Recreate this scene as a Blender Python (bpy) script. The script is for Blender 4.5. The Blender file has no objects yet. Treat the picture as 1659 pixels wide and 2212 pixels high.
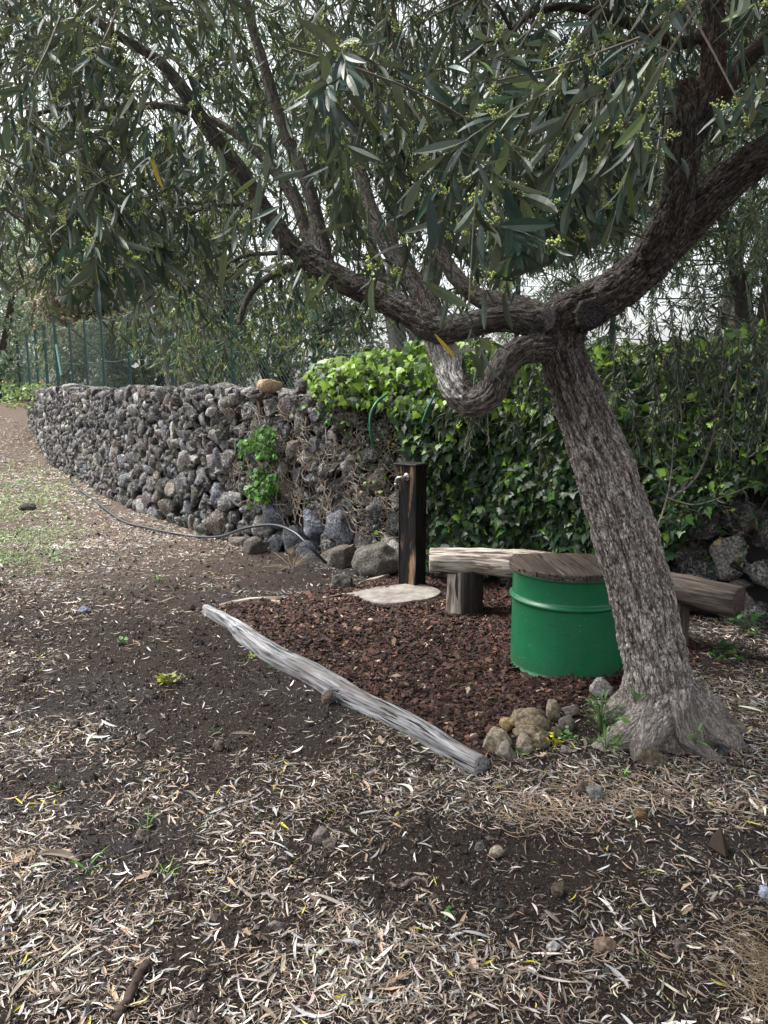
import bpy, bmesh, math, random
import numpy as np
from mathutils import Vector
R = math.radians
rng = np.random.default_rng(7)
random.seed(7)
S = bpy.context.scene
COL = S.collection

# ------------------------------------------------------------------ camera, sky, sun, exposure
PITCH = R(9.5); CAMZ = 1.5; F = 1597.0; CX, CY = 829.5, 1106.0
cam = bpy.data.cameras.new('camera'); camo = bpy.data.objects.new('camera', cam); COL.objects.link(camo)
camo.location = (0, 0, CAMZ); camo.rotation_euler = (R(90) - PITCH, 0, 0)
cam.sensor_fit = 'VERTICAL'; cam.sensor_height = 36.0; cam.sensor_width = 27.0; cam.lens = 26.0
cam.clip_start = 0.05; cam.clip_end = 2000
S.camera = camo
SUN_EL, SUN_AZ = R(58), R(-70)          # azimuth from +Y towards +X
W = bpy.data.worlds.new('World'); S.world = W; W.use_nodes = True
wn = W.node_tree.nodes; wl = W.node_tree.links; wn.clear()
sky = wn.new('ShaderNodeTexSky'); sky.sky_type = 'NISHITA'; sky.sun_disc = False
sky.sun_elevation = SUN_EL; sky.sun_rotation = SUN_AZ; sky.dust_density = 4.0; sky.air_density = 1.0
hs = wn.new('ShaderNodeHueSaturation'); hs.inputs['Saturation'].default_value = 0.22; hs.inputs['Value'].default_value = 1.6
bg = wn.new('ShaderNodeBackground'); bg.inputs[1].default_value = 0.15
wo = wn.new('ShaderNodeOutputWorld')
wl.new(sky.outputs[0], hs.inputs['Color']); wl.new(hs.outputs[0], bg.inputs[0]); wl.new(bg.outputs[0], wo.inputs[0])
sd = bpy.data.lights.new('sun', 'SUN'); sd.energy = 3.2; sd.angle = R(18); sd.color = (1, .97, .93)
so = bpy.data.objects.new('sun', sd); COL.objects.link(so)
sdir = Vector((math.sin(SUN_AZ) * math.cos(SUN_EL), math.cos(SUN_AZ) * math.cos(SUN_EL), math.sin(SUN_EL)))
so.rotation_euler = sdir.to_track_quat('Z', 'Y').to_euler(); so.location = (-6, -3, 12)
S.view_settings.view_transform = 'Standard'; S.view_settings.look = 'None'
S.view_settings.exposure = 0.66; S.view_settings.gamma = 1
S.cycles.max_bounces = 6; S.cycles.diffuse_bounces = 3; S.cycles.glossy_bounces = 2
S.cycles.transmission_bounces = 3; S.cycles.transparent_max_bounces = 4
S.cycles.sample_clamp_indirect = 4

# ------------------------------------------------------------------ projection helpers (photo grid of 1659 x 2212)
cp, sp = math.cos(PITCH), math.sin(PITCH)
def ray(px, py):
    cx = (px - CX) / F; cy = (CY - py) / F
    return np.array([cx, cp + cy * sp, -sp + cy * cp])
def at(px, py, Y):
    d = ray(px, py); t = Y / d[1]
    return np.array([d[0] * t, Y, CAMZ + d[2] * t])
def gnd(px, py, z=0.0):
    d = ray(px, py); t = (z - CAMZ) / d[2]
    return np.array([d[0] * t, d[1] * t, z])
def proj(P):
    v = P - np.array([0, 0, CAMZ])
    zc = v[:, 1] * cp - v[:, 2] * sp
    zc = np.where(zc < .05, .05, zc)
    up = v[:, 1] * sp + v[:, 2] * cp
    return CX + F * v[:, 0] / zc, CY - F * up / zc, zc
def inside(poly, x, y):
    poly = np.asarray(poly, float); r = np.zeros(len(x), bool); n = len(poly)
    for i in range(n):
        x0, y0 = poly[i]; x1, y1 = poly[(i + 1) % n]
        if y0 == y1: continue
        c = ((y0 > y) != (y1 > y)) & (x < (x1 - x0) * (y - y0) / (y1 - y0) + x0)
        r ^= c
    return r
def smooth(a, b, x):
    t = np.clip((x - a) / (b - a), 0, 1); return t * t * (3 - 2 * t)

# ------------------------------------------------------------------ noise
def _h(i, j, k, s):
    n = (i * 374761393 + j * 668265263 + k * 2147483647 + s * 1274126177) & 0xffffffff
    n = ((n ^ (n >> 13)) * 1274126177) & 0xffffffff
    n = ((n ^ (n >> 16)) * 2246822519) & 0xffffffff
    return ((n ^ (n >> 15)) & 0xffffff) / float(0xffffff) * 2 - 1
def vn(P, seed=0):
    P = np.asarray(P, float); I = np.floor(P).astype(np.int64); f = P - I
    f = f * f * f * (f * (f * 6 - 15) + 10)
    r = 0
    for a in (0, 1):
        wa = f[:, 0] if a else 1 - f[:, 0]
        for b in (0, 1):
            wb = f[:, 1] if b else 1 - f[:, 1]
            for c in (0, 1):
                wc = f[:, 2] if c else 1 - f[:, 2]
                r = r + wa * wb * wc * _h(I[:, 0] + a, I[:, 1] + b, I[:, 2] + c, seed)
    return r
def fbm(P, seed=0, o=3, g=.5):
    P = np.asarray(P, float); r = 0; a = 1; t = 0
    for k in range(o):
        r = r + a * vn(P, seed + k * 17); t += a; a *= g; P = P * 2.03 + 11.3
    return r / t
def P3(x, y, z=0):
    x = np.asarray(x, float); return np.stack([x, np.asarray(y, float) + 0 * x, np.zeros_like(x) + z], 1)
def norm(v): return v / np.maximum(np.linalg.norm(v, axis=-1, keepdims=True), 1e-9)

# ------------------------------------------------------------------ mesh helpers
def tag(o, label=None, cat=None, group=None, kind=None):
    if label: o['label'] = label
    if cat: o['category'] = cat
    if group: o['group'] = group
    if kind: o['kind'] = kind
    return o
def empty(name, loc, label, cat, group=None):
    o = bpy.data.objects.new(name, None); o.location = [float(c) for c in loc]; COL.objects.link(o); o.empty_display_size = .1
    return tag(o, label, cat, group)
def mk(name, V, faces, mat, parent=None, col=None, gc=None, sm=False):
    V = np.asarray(V, np.float32).reshape(-1, 3)
    if parent is not None: V = V - np.array(parent.location, np.float32)
    me = bpy.data.meshes.new(name); fl = [np.asarray(f, np.int32) for f in faces if len(f)]
    nl = sum(f.size for f in fl); nf = sum(len(f) for f in fl)
    me.vertices.add(len(V)); me.vertices.foreach_set('co', V.ravel())
    me.loops.add(nl); me.loops.foreach_set('vertex_index', np.concatenate([f.ravel() for f in fl]))
    me.polygons.add(nf); st = []; o = 0
    for f in fl:
        st.append(o + np.arange(len(f)) * f.shape[1]); o += f.size
    me.polygons.foreach_set('loop_start', np.concatenate(st).astype(np.int32))
    me.polygons.foreach_set('use_smooth', np.full(nf, bool(sm)))
    if col is not None:
        a = me.attributes.new('tint', 'FLOAT_COLOR', 'POINT')
        c = np.ones((len(V), 4), np.float32); c[:, :3] = np.clip(np.asarray(col).reshape(-1, 3), 0, 1)
        a.data.foreach_set('color', c.ravel())
    if gc is not None:
        a = me.attributes.new('gc', 'FLOAT_VECTOR', 'POINT'); a.data.foreach_set('vector', np.asarray(gc, np.float32).ravel())
    me.update(calc_edges=True); me.validate(); me.materials.append(mat)
    ob = bpy.data.objects.new(name, me); COL.objects.link(ob)
    if parent is not None: ob.parent = parent
    return ob
class Acc:
    def __init__(s): s.V = []; s.F = {}; s.C = []; s.G = []; s.n = 0
    def add(s, V, faces, col=None, gc=None):
        V = np.asarray(V, float).reshape(-1, 3); s.V.append(V)
        for f in faces:
            if len(f):
                f = np.asarray(f); s.F.setdefault(f.shape[1], []).append(f + s.n)
        c = np.zeros((len(V), 3)) + (.5 if col is None else np.asarray(col)); s.C.append(c)
        s.G.append(np.zeros((len(V), 3)) if gc is None else gc)
        s.n += len(V)
    def build(s, name, mat, parent=None, sm=False):
        return mk(name, np.concatenate(s.V), [np.concatenate(f) for f in s.F.values()], mat, parent, np.concatenate(s.C), np.concatenate(s.G), sm)
def crom(pts, n):
    """Catmull-Rom through rows (any dimension), n samples per span."""
    p = np.asarray(pts, float); p = np.vstack([2 * p[0] - p[1], p, 2 * p[-1] - p[-2]]); out = []
    for i in range(1, len(p) - 2):
        t = np.linspace(0, 1, n, endpoint=False)[:, None]
        a, b, c, d = p[i - 1], p[i], p[i + 1], p[i + 2]
        out.append(.5 * ((2 * b) + (-a + c) * t + (2 * a - 5 * b + 4 * c - d) * t ** 2 + (-a + 3 * b - 3 * c + d) * t ** 3))
    out.append(p[-2][None]); return np.vstack(out)
def frames(P):
    T = norm(np.gradient(P, axis=0)); N = np.zeros_like(T)
    ref = np.array([0, 0, 1.]) if abs(T[0][2]) < .8 else np.array([0, 1., 0])
    n = np.cross(ref, T[0]); n /= np.linalg.norm(n)
    for i in range(len(P)):
        n = n - T[i] * n.dot(T[i]); n /= np.linalg.norm(n); N[i] = n
    return T, N, np.cross(T, N)
def ringfaces(k, s, caps=True):
    i = np.arange(k - 1)[:, None] * s; j = np.arange(s)[None]; j2 = (j + 1) % s
    return np.stack([i + j, i + j2, i + s + j2, i + s + j], -1).reshape(-1, 4)
def tube(P, r, sides=8, caps=True):
    P = np.asarray(P, float); k = len(P); r = np.zeros(k) + r
    T, N, B = frames(P); a = np.arange(sides) / sides * 2 * np.pi
    V = P[:, None] + r[:, None, None] * (np.cos(a)[None, :, None] * N[:, None] + np.sin(a)[None, :, None] * B[:, None])
    L = np.r_[0, np.cumsum(np.linalg.norm(np.diff(P, axis=0), axis=1))]
    G = np.stack([np.repeat(L, sides), (r[:, None] * np.cos(a)).ravel(), (r[:, None] * np.sin(a)).ravel()], 1)
    V = V.reshape(-1, 3); Fq = ringfaces(k, sides); Ft = []
    if caps:
        n = len(V); V = np.vstack([V, P[0], P[-1]]); G = np.vstack([G, [L[0], 0, 0], [L[-1], 0, 0]])
        j = np.arange(sides); j2 = (j + 1) % sides
        Ft = np.vstack([np.stack([j2, j, 0 * j + n], 1), np.stack([(k - 1) * sides + j, (k - 1) * sides + j2, 0 * j + n + 1], 1)])
    return V, [Fq, Ft], G
def tubes(P, r, sides=3):
    """P (m,k,3), r (m,k) many thin tubes at once."""
    m, k, _ = P.shape; T = norm(np.gradient(P, axis=1))
    ref = np.array([.31, .23, .92]); ref = np.where(np.abs(T @ ref)[..., None] > .9, np.array([.9, -.3, .1]), ref)
    N = norm(np.cross(T, ref)); B = np.cross(T, N); a = np.arange(sides) / sides * 2 * np.pi
    V = P[:, :, None] + r[:, :, None, None] * (np.cos(a)[:, None] * N[:, :, None] + np.sin(a)[:, None] * B[:, :, None])
    f = ringfaces(k, sides)[None] + (np.arange(m) * k * sides)[:, None, None]
    return V.reshape(-1, 3), [f.reshape(-1, 4)]
def leaves(pos, Y, Z, L, Wd, ns=5, mid=True, bend=.15, side=0., fold=.35, bow=False):
    m = len(pos); Y = norm(Y); X = norm(np.cross(Y, Z)); Z = np.cross(X, Y)
    L = np.zeros(m) + L; Wd = np.zeros(m) + Wd; bend = np.zeros(m) + bend; side = np.zeros(m) + side; fold = np.zeros(m) + fold
    t = np.linspace(0, 1, ns); w = np.sin(np.pi * (t * .93 + .035)) ** .8
    q = (2 * t - 1) ** 2 if bow else -t ** 2
    c = pos[:, None] + Y[:, None] * (L[:, None] * t)[..., None] + Z[:, None] * ((bend * L)[:, None] * q)[..., None] + X[:, None] * ((side * L)[:, None] * (t ** 2 - t))[..., None]
    e = X[:, None] * (Wd[:, None] * w)[..., None]; up = Z[:, None] * ((fold * Wd)[:, None] * w)[..., None]
    cols = [c - e + up, c, c + e + up] if mid else [c - e, c + e]
    nc = len(cols); V = np.stack(cols, 2)
    i = np.arange(ns - 1)[:, None] * nc; j = np.arange(nc - 1)[None]
    f = np.stack([i + j, i + j + 1, i + nc + j + 1, i + nc + j], -1).reshape(-1, 4)
    f = f[None] + (np.arange(m) * ns * nc)[:, None, None]
    return V.reshape(-1, 3), [f.reshape(-1, 4)], ns * nc
def blobs(pos, r, kind='octa'):
    o = np.array([[1, 0, 0], [-1, 0, 0], [0, 1, 0], [0, -1, 0], [0, 0, 1], [0, 0, -1.]])
    f = np.array([[0, 2, 4], [2, 1, 4], [1, 3, 4], [3, 0, 4], [2, 0, 5], [1, 2, 5], [3, 1, 5], [0, 3, 5]])
    m = len(pos); r = np.zeros((m, 3)) + np.asarray(r).reshape(-1, 1 if np.ndim(r) < 2 else 3)
    j = 1 + .3 * rng.uniform(-1, 1, (m, 6, 1))
    a = rng.uniform(0, 6.28, m); ca, sa = np.cos(a), np.sin(a)
    v = o[None] * j * r[:, None]
    v = np.stack([v[..., 0] * ca[:, None] - v[..., 1] * sa[:, None], v[..., 0] * sa[:, None] + v[..., 1] * ca[:, None], v[..., 2]], -1)
    return (pos[:, None] + v).reshape(-1, 3), [(f[None] + (np.arange(m) * 6)[:, None, None]).reshape(-1, 3)], 6

# ------------------------------------------------------------------ materials
def M(name):
    m = bpy.data.materials.new(name); m.use_nodes = True; nt = m.node_tree; nt.nodes.clear()
    out = nt.nodes.new('ShaderNodeOutputMaterial'); b = nt.nodes.new('ShaderNodeBsdfPrincipled')
    nt.links.new(b.outputs[0], out.inputs[0]); return m, nt, b, out
def N_(nt, t, **k):
    n = nt.nodes.new(t)
    for a, v in k.items():
        if a.startswith('i_'): n.inputs[int(a[2:]) if a[2:].isdigit() else a[2:]].default_value = v
        else: setattr(n, a, v)
    return n
def attr(nt, name): return N_(nt, 'ShaderNodeAttribute', attribute_name=name)
def noise(nt, vec, scale, detail=4, rough=.55, mapscale=None):
    if mapscale is not None:
        mp = N_(nt, 'ShaderNodeMapping'); mp.inputs['Scale'].default_value = mapscale; nt.links.new(vec, mp.inputs[0]); vec = mp.outputs[0]
    n = N_(nt, 'ShaderNodeTexNoise'); n.inputs['Scale'].default_value = scale; n.inputs['Detail'].default_value = detail; n.inputs['Roughness'].default_value = rough
    nt.links.new(vec, n.inputs['Vector']); return n.outputs[0]
def ramp(nt, fac, stops):
    r = N_(nt, 'ShaderNodeValToRGB'); e = r.color_ramp.elements
    while len(e) < len(stops): e.new(.5)
    for x, (p, c) in zip(e, stops): x.position = p; x.color = (*c, 1) if len(c) == 3 else c
    nt.links.new(fac, r.inputs[0]); return r.outputs[0]
def mix(nt, a, b, fac, mode='MIX'):
    n = N_(nt, 'ShaderNodeMix', data_type='RGBA', blend_type=mode)
    for s, v in ((0, fac), (6, a), (7, b)):
        if hasattr(v, 'links'): nt.links.new(v, n.inputs[s])
        else: n.inputs[s].default_value = v if s == 0 else (*v, 1)
    return n.outputs[2]
def bump(nt, b, h, dist, strength=1.):
    n = N_(nt, 'ShaderNodeBump'); n.inputs['Strength'].default_value = strength; n.inputs['Distance'].default_value = dist
    nt.links.new(h, n.inputs['Height']); nt.links.new(n.outputs[0], b.inputs['Normal']); return n
def leafmat(name, back, backmix=.8, rough=.38, trans=.25, spec=.5):
    m, nt, b, out = M(name); a = attr(nt, 'tint').outputs[0]; g = N_(nt, 'ShaderNodeNewGeometry')
    bc = mix(nt, a, back, backmix); c = mix(nt, a, bc, g.outputs['Backfacing'])
    nt.links.new(c, b.inputs['Base Color']); b.inputs['Roughness'].default_value = rough; b.inputs['Specular IOR Level'].default_value = spec
    t = N_(nt, 'ShaderNodeBsdfTranslucent'); nt.links.new(mix(nt, a, (1, 1, .5), .12), t.inputs[0])
    ms = N_(nt, 'ShaderNodeMixShader'); ms.inputs[0].default_value = trans
    nt.links.new(b.outputs[0], ms.inputs[1]); nt.links.new(t.outputs[0], ms.inputs[2]); nt.links.new(ms.outputs[0], out.inputs[0]); return m
def tintmat(name, rough=.8, spec=.3, nscale=60, bdist=.004, amt=.35, nmap=None, metal=0., usegc=False):
    m, nt, b, out = M(name); a = attr(nt, 'tint').outputs[0]
    v = attr(nt, 'gc').outputs['Vector'] if usegc else N_(nt, 'ShaderNodeTexCoord').outputs['Object']
    n = noise(nt, v, nscale, 5, .6, nmap)
    k = ramp(nt, n, [(.25, (1 - amt,) * 3), (.75, (1 + amt,) * 3)])
    nt.links.new(mix(nt, a, k, 1., 'MULTIPLY'), b.inputs['Base Color'])
    b.inputs['Roughness'].default_value = rough; b.inputs['Specular IOR Level'].default_value = spec; b.inputs['Metallic'].default_value = metal
    if bdist: bump(nt, b, n, bdist)
    return m
def woodmat(name, c1, c2, c3, rough=.8, fine=1., bd=.003):
    """gc = (along, across, up) in metres"""
    m, nt, b, out = M(name); v = attr(nt, 'gc').outputs['Vector']
    g = noise(nt, v, 1, 6, .65, (5 * fine, 95 * fine, 95 * fine)); big = noise(nt, v, 1, 3, .5, (2.5, 14, 14))
    crack = noise(nt, v, 1, 3, .6, (3.2, 60 * fine, 60 * fine))
    c = ramp(nt, g, [(.38, c2), (.5, c1), (.64, tuple(min(1, x * 1.6) for x in c1))])
    c = mix(nt, c, c3, ramp(nt, big, [(.42, (0,) * 3), (.68, (.8,) * 3)]))
    ck = ramp(nt, crack, [(.37, (0,) * 3), (.42, (1,) * 3)])
    c = mix(nt, tuple(x * .25 for x in c2), c, ck)
    nt.links.new(c, b.inputs['Base Color']); b.inputs['Roughness'].default_value = rough; b.inputs['Specular IOR Level'].default_value = .25
    h = mix(nt, g, ck, .5); bump(nt, b, h, bd); return m

mOlive = leafmat('olive_leaf', (.054, .074, .046), .8, .42, .17, .34)
mOliveFar = leafmat('olive_leaf_far', (.26, .32, .20), .6, .45, .42)  # brighter than olive_leaf: backlight of far foliage is put into the colour
mIvy = leafmat('ivy_leaf', (.08, .16, .04), .5, .42, .3, .35)
mDry = leafmat('dry_leaf', (.42, .34, .26), .35, .75, .08, .2)
mGrass = leafmat('grass_blade', (.1, .2, .05), .3, .6, .25, .2)
mBud = tintmat('flower_bud', .6, .3, 200, 0, .15)
mTwig = tintmat('twig_bark', .85, .2, 120, .001, .3)
mBarkFar = tintmat('far_bark', .9, .2, 30, .01, .4)

# ------------------------------------------------------------------ ground
def H(x, y):
    x = np.asarray(x, float); y = np.asarray(y, float)
    p = P3(x.ravel(), y.ravel())
    h = .030 * fbm(p * .9, 3, 3) + .007 * fbm(p * 7, 5, 2)
    h = h.reshape(x.shape)
    h = h + .95 * smooth(12, 26, y) * smooth(-6.4, -8.5, x) + .25 * smooth(14, 26, y)
    return h * smooth(0.0, .3, np.hypot(x, y))
def Hs(x, y): return float(H(np.array([x]), np.array([y]))[0])
def axis(a0, a1, step, far, g=1.25):
    a = list(np.arange(a0, a1, step)); s = step
    lo = [a0]; s = step
    while lo[-1] > -far: s *= g; lo.append(lo[-1] - s)
    hi = [a[-1]]; s = step
    while hi[-1] < far: s *= g; hi.append(hi[-1] + s)
    return np.array(lo[1:][::-1] + a + hi[1:])
gx = axis(-5, 4, .04, 400); gy = axis(.6, 9, .04, 400)
GX, GY = np.meshgrid(gx, gy); GZ = H(GX, GY)
fine = fbm(P3(GX.ravel() * 22, GY.ravel() * 22), 9, 2).reshape(GX.shape) * .006
GZ = GZ + fine * (GY < 10) * (GY > .5) * (np.abs(GX) < 6)
ny, nx = GX.shape; idx = np.arange(ny * nx).reshape(ny, nx)
gf = np.stack([idx[:-1, :-1], idx[:-1, 1:], idx[1:, 1:], idx[1:, :-1]], -1).reshape(-1, 4)
m, nt, b, out = M('soil'); tc = N_(nt, 'ShaderNodeTexCoord').outputs['Object']
n1 = noise(nt, tc, 260, 4, .7); n2 = noise(nt, tc, 1.1, 4, .5); n3 = noise(nt, tc, 38, 5, .65)
c = ramp(nt, n1, [(.3, (.010, .007, .006)), (.5, (.025, .018, .0145)), (.60, (.058, .044, .036)), (.70, (.22, .18, .155))])
c2 = ramp(nt, n1, [(.34, (.014, .014, .015)), (.5, (.034, .033, .035)), (.6, (.07, .068, .07)), (.7, (.22, .21, .21))])
c = mix(nt, c, c2, ramp(nt, n2, [(.5, (0,) * 3), (.62, (.55,) * 3)]))
sx = N_(nt, 'ShaderNodeSeparateXYZ'); nt.links.new(tc, sx.inputs[0])
fy = N_(nt, 'ShaderNodeMapRange', i_1=4.6, i_2=7.5); nt.links.new(sx.outputs[1], fy.inputs[0])
fx = N_(nt, 'ShaderNodeMapRange', i_1=-.5, i_2=-2.0); nt.links.new(sx.outputs[0], fx.inputs[0])
mm = N_(nt, 'ShaderNodeMath', operation='MULTIPLY'); nt.links.new(fy.outputs[0], mm.inputs[0]); nt.links.new(fx.outputs[0], mm.inputs[1])
mm2 = N_(nt, 'ShaderNodeMath', operation='MULTIPLY'); nt.links.new(mm.outputs[0], mm2.inputs[0]); mm2.inputs[1].default_value = .75
c = mix(nt, c, ramp(nt, n3, [(.3, (.07, .05, .04)), (.6, (.20, .15, .12)), (.8, (.34, .28, .23))]), mm2.outputs[0])
nt.links.new(c, b.inputs['Base Color']); b.inputs['Roughness'].default_value = .95; b.inputs['Specular IOR Level'].default_value = .15
bm1 = bump(nt, b, n1, .006); bm2 = N_(nt, 'ShaderNodeBump'); bm2.inputs['Distance'].default_value = .02; nt.links.new(n3, bm2.inputs['Height']); nt.links.new(bm2.outputs[0], bm1.inputs['Normal'])
mSoil = m
tag(mk('ground', np.stack([GX, GY, GZ], -1).reshape(-1, 3), [gf], mSoil, sm=True), kind='structure')

# ------------------------------------------------------------------ wall course
WP = np.array([(6.2, 2.15), (4.2, 3.45), (2.45, 4.62), (1.2, 5.42), (.12, 6.05), (-.51, 6.45), (-1.4, 7.15), (-2.2, 8.0), (-3.7, 10.0), (-5.3, 12.6), (-6.9, 15.2), (-9.0, 18.9)])
WC = crom(WP, 40); WS = np.r_[0, np.cumsum(np.linalg.norm(np.diff(WC, axis=0), axis=1))]; WLEN = WS[-1]
WT = norm(np.gradient(WC, axis=0)); WNB = np.stack([WT[:, 1], -WT[:, 0]], 1)     # points behind the wall
WTOP = lambda s: 1.47 + .05 * np.sin(s * 1.7) * np.sin(s * .6)
def wpos(s, z, off=0.):
    """off > 0 towards the camera side"""
    s = np.asarray(s, float); x = np.interp(s, WS, WC[:, 0]); y = np.interp(s, WS, WC[:, 1])
    nx_ = np.interp(s, WS, WNB[:, 0]); ny_ = np.interp(s, WS, WNB[:, 1]); k = .10 * np.asarray(z) - off
    return np.stack([x + nx_ * k, y + ny_ * k, np.zeros_like(x) + z], -1)
def wnorm(s): return -np.stack([np.interp(s, WS, WNB[:, 0]), np.interp(s, WS, WNB[:, 1]), 0 * np.asarray(s, float)], -1)
pxs, _, _ = proj(wpos(WS, np.zeros(len(WS)) + .7))
def s_at(px): return float(WS[np.argmin(np.abs(pxs - px) + 1e6 * (WC[:, 1] < 2.5))])
# darts with varied spacing
def wrad(s, z):
    r = .07 + .11 * rng.random() ** 1.3
    if z < .42 and s < s_at(300): r = rng.uniform(.12, .22)
    if s < s_at(1150): r = rng.uniform(.17, .3)
    elif s < s_at(640): r *= 1.12
    if s > s_at(110): r = rng.uniform(.12, .17)
    return r

cand = np.stack([rng.uniform(0, WLEN, 26000), rng.uniform(-.02, 1.5, 26000)], 1)
PA = np.zeros((6000, 2)); RA = np.zeros(6000); n = 0
BLK = [(745, 1135, .25), (672, 1130, .25), (604, 1118, .22), (470, 1070, .24), (412, 1102, .17), (325, 1020, .14), (690, 1195, .22), (560, 1045, .17), (395, 960, .16), (270, 1070, .16)]
for bx_, by_, br_ in BLK:
    s = s_at(bx_); zz = np.linspace(0, 1.4, 141); _, yy_, _ = proj(wpos(np.full(141, s), zz)); PA[n] = (s, zz[np.argmin(np.abs(yy_ - by_))]); RA[n] = br_; n += 1
for s, z in cand:
    r = wrad(s, z)
    if n:
        d = np.hypot((PA[:n, 0] - s) / 1.12, PA[:n, 1] - z)
        if (d < .5 * (r + RA[:n])).any(): continue
    PA[n] = (s, z); RA[n] = r; n += 1
PA = PA[:n]; RA = RA[:n]
def clip(poly, a, b, c):                    # keep a*x+b*y<=c
    out = []
    for i in range(len(poly)):
        p, q = poly[i], poly[(i + 1) % len(poly)]
        dp = a * p[0] + b * p[1] - c; dq = a * q[0] + b * q[1] - c
        if dp <= 0: out.append(p)
        if (dp < 0) != (dq < 0) and dp != dq:
            t = dp / (dp - dq); out.append((p[0] + t * (q[0] - p[0]), p[1] + t * (q[1] - p[1])))
    return out
def ico(sub):
    bm = bmesh.new(); bmesh.ops.create_icosphere(bm, subdivisions=sub, radius=1)
    v = np.array([x.co[:] for x in bm.verts]); f = np.array([[x.index for x in y.verts] for y in bm.faces]); bm.free(); return v, f
ICO = {k: ico(k) for k in (1, 2, 3, 4, 5)}
def stonecol(n):
    base = np.array([.092, .087, .084]); c = base * rng.lognormal(-.1, .42, (n, 1)) * (1 + .03 * rng.normal(size=(n, 3)))
    k = rng.random(n); c[k < .08] = np.array([.20, .168, .14]) * rng.uniform(.5, 1.15, ((k < .08).sum(), 1))
    c[(k > .10) & (k < .24)] = np.array([.165, .172, .19]) * rng.uniform(.5, 1.05, (((k > .10) & (k < .24)).sum(), 1))
    c[(k > .24) & (k < .36)] = np.array([.34, .325, .305]) * rng.uniform(.7, 1.2, (((k > .24) & (k < .36)).sum(), 1))
    return c
wall = Acc(); scols = stonecol(n); scols[:10] = np.array([.175, .19, .225]) * rng.uniform(.8, 1.15, (10, 1))
for i in range(n):
    s0, z0 = PA[i]; d = np.hypot(PA[:, 0] - s0, PA[:, 1] - z0); near = np.argsort(d)[1:15]; near = near[d[near] < .8]
    top = float(WTOP(s0)) + rng.uniform(-.03, .05)
    poly = [(s0 - .3, -.05), (s0 + .3, -.05), (s0 + .3, top), (s0 - .3, top)]
    for j in near:
        a, bb = PA[j] - PA[i]; L = math.hypot(a, bb); w = RA[i] / (RA[i] + RA[j])
        mx = PA[i] + (PA[j] - PA[i]) * (w * .7 + .15)
        poly = clip(poly, a / L, bb / L, (mx[0] * a + mx[1] * bb) / L + .005)
        if len(poly) < 3: break
    if len(poly) < 3: continue
    poly = np.array(poly); cen = poly.mean(0); pr = poly - cen
    px_, py_, zc_ = proj(wpos([s0], z0)); far = zc_[0] > 11
    V, Fc = ICO[2 if far else 3]
    if not far and zc_[0] < 7.6 and 300 < px_[0] < 1800: V, Fc = ICO[4]
    th = np.arctan2(V[:, 2], V[:, 0]); rho = np.hypot(V[:, 0], V[:, 2])
    dx, dy = np.cos(th), np.sin(th)
    # smooth support of the cell in direction th
    rr = np.full(len(V), 9.)
    for e in range(len(pr)):
        p, q = pr[e], pr[(e + 1) % len(pr)]; ex, ey = q - p; L = math.hypot(ex, ey)
        if L < 1e-5: continue
        nx2, ny2 = ey / L, -ex / L; dd = nx2 * p[0] + ny2 * p[1]
        if dd < 0: nx2, ny2, dd = -nx2, -ny2, -dd
        k = dx * nx2 + dy * ny2
        rr = np.minimum(rr, np.where(k > .02, dd / np.maximum(k, .02), 9.))
    rr = np.minimum(rr, 1.6 * np.median(rr))
    inr = rho ** .36
    depth = .5 * min(.15, .35 * (rr.mean() + .12)) * 2
    yy = np.sign(V[:, 1]) * np.abs(V[:, 1]) ** .8
    loc = np.stack([dx * rr * inr, yy * depth, dy * rr * inr], 1)
    sd_ = rng.uniform(0, 100, 3); sz = rr.mean()
    nn = fbm(loc / sz * 1.1 + sd_, 21, 3, .55)
    loc = loc * (1 + .30 * nn[:, None])
    for _ in range(9):
        d_ = norm(rng.normal(size=3) * np.array([1, 1.8, 1])); t_ = rng.uniform(.42, .78) * sz; kq = loc @ d_; loc = loc - (np.maximum(kq - t_, 0) * .97)[:, None] * d_
    if not far: loc += norm(loc) * (.016 * fbm(loc * 26 + sd_, 5, 3, .7) + .010 * (1 - 2 * np.abs(vn(loc * 14 + sd_, 6))))[:, None]
    tl = rng.uniform(-.25, .25); loc[:, 1] += loc[:, 0] * tl + loc[:, 2] * rng.uniform(-.3, .2)
    offs = rng.uniform(-.02, .02)
    sC = s0 + (cen[0] - s0); bp = wpos([sC], cen[1], offs)[0]
    tx = np.array([np.interp(sC, WS, WT[:, 0]), np.interp(sC, WS, WT[:, 1]), 0]); nb = -wnorm(np.array([sC]))[0]
    Pw = bp + loc[:, :1] * tx + loc[:, 1:2] * nb + loc[:, 2:3] * np.array([0, 0, 1.])
    Pw[:, 2] += Hs(bp[0], bp[1]) * max(0, 1 - cen[1]) if bp[1] < 12 else 0
    wall.add(Pw, [Fc], scols[i] * np.ones((len(V), 1)))
ff = 1900; V, Fc = ICO[2]; fs = WLEN * rng.random(ff) ** .8; fz = rng.uniform(.0, 1.42, ff); fc = stonecol(ff) * .9
for s, z, k_ in zip(fs, fz, fc):
    sz = rng.uniform(.028, .055); v = V * np.array([rng.uniform(.8, 1.5), 1, rng.uniform(.6, 1)]) * sz; v = v * (1 + .5 * fbm(V * 1.5 + rng.uniform(0, 90, 3), 3, 2)[:, None])
    wall.add(wpos([s], z, rng.uniform(-.03, .035))[0] + v, [Fc], k_ * np.ones((len(v), 1)))
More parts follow.
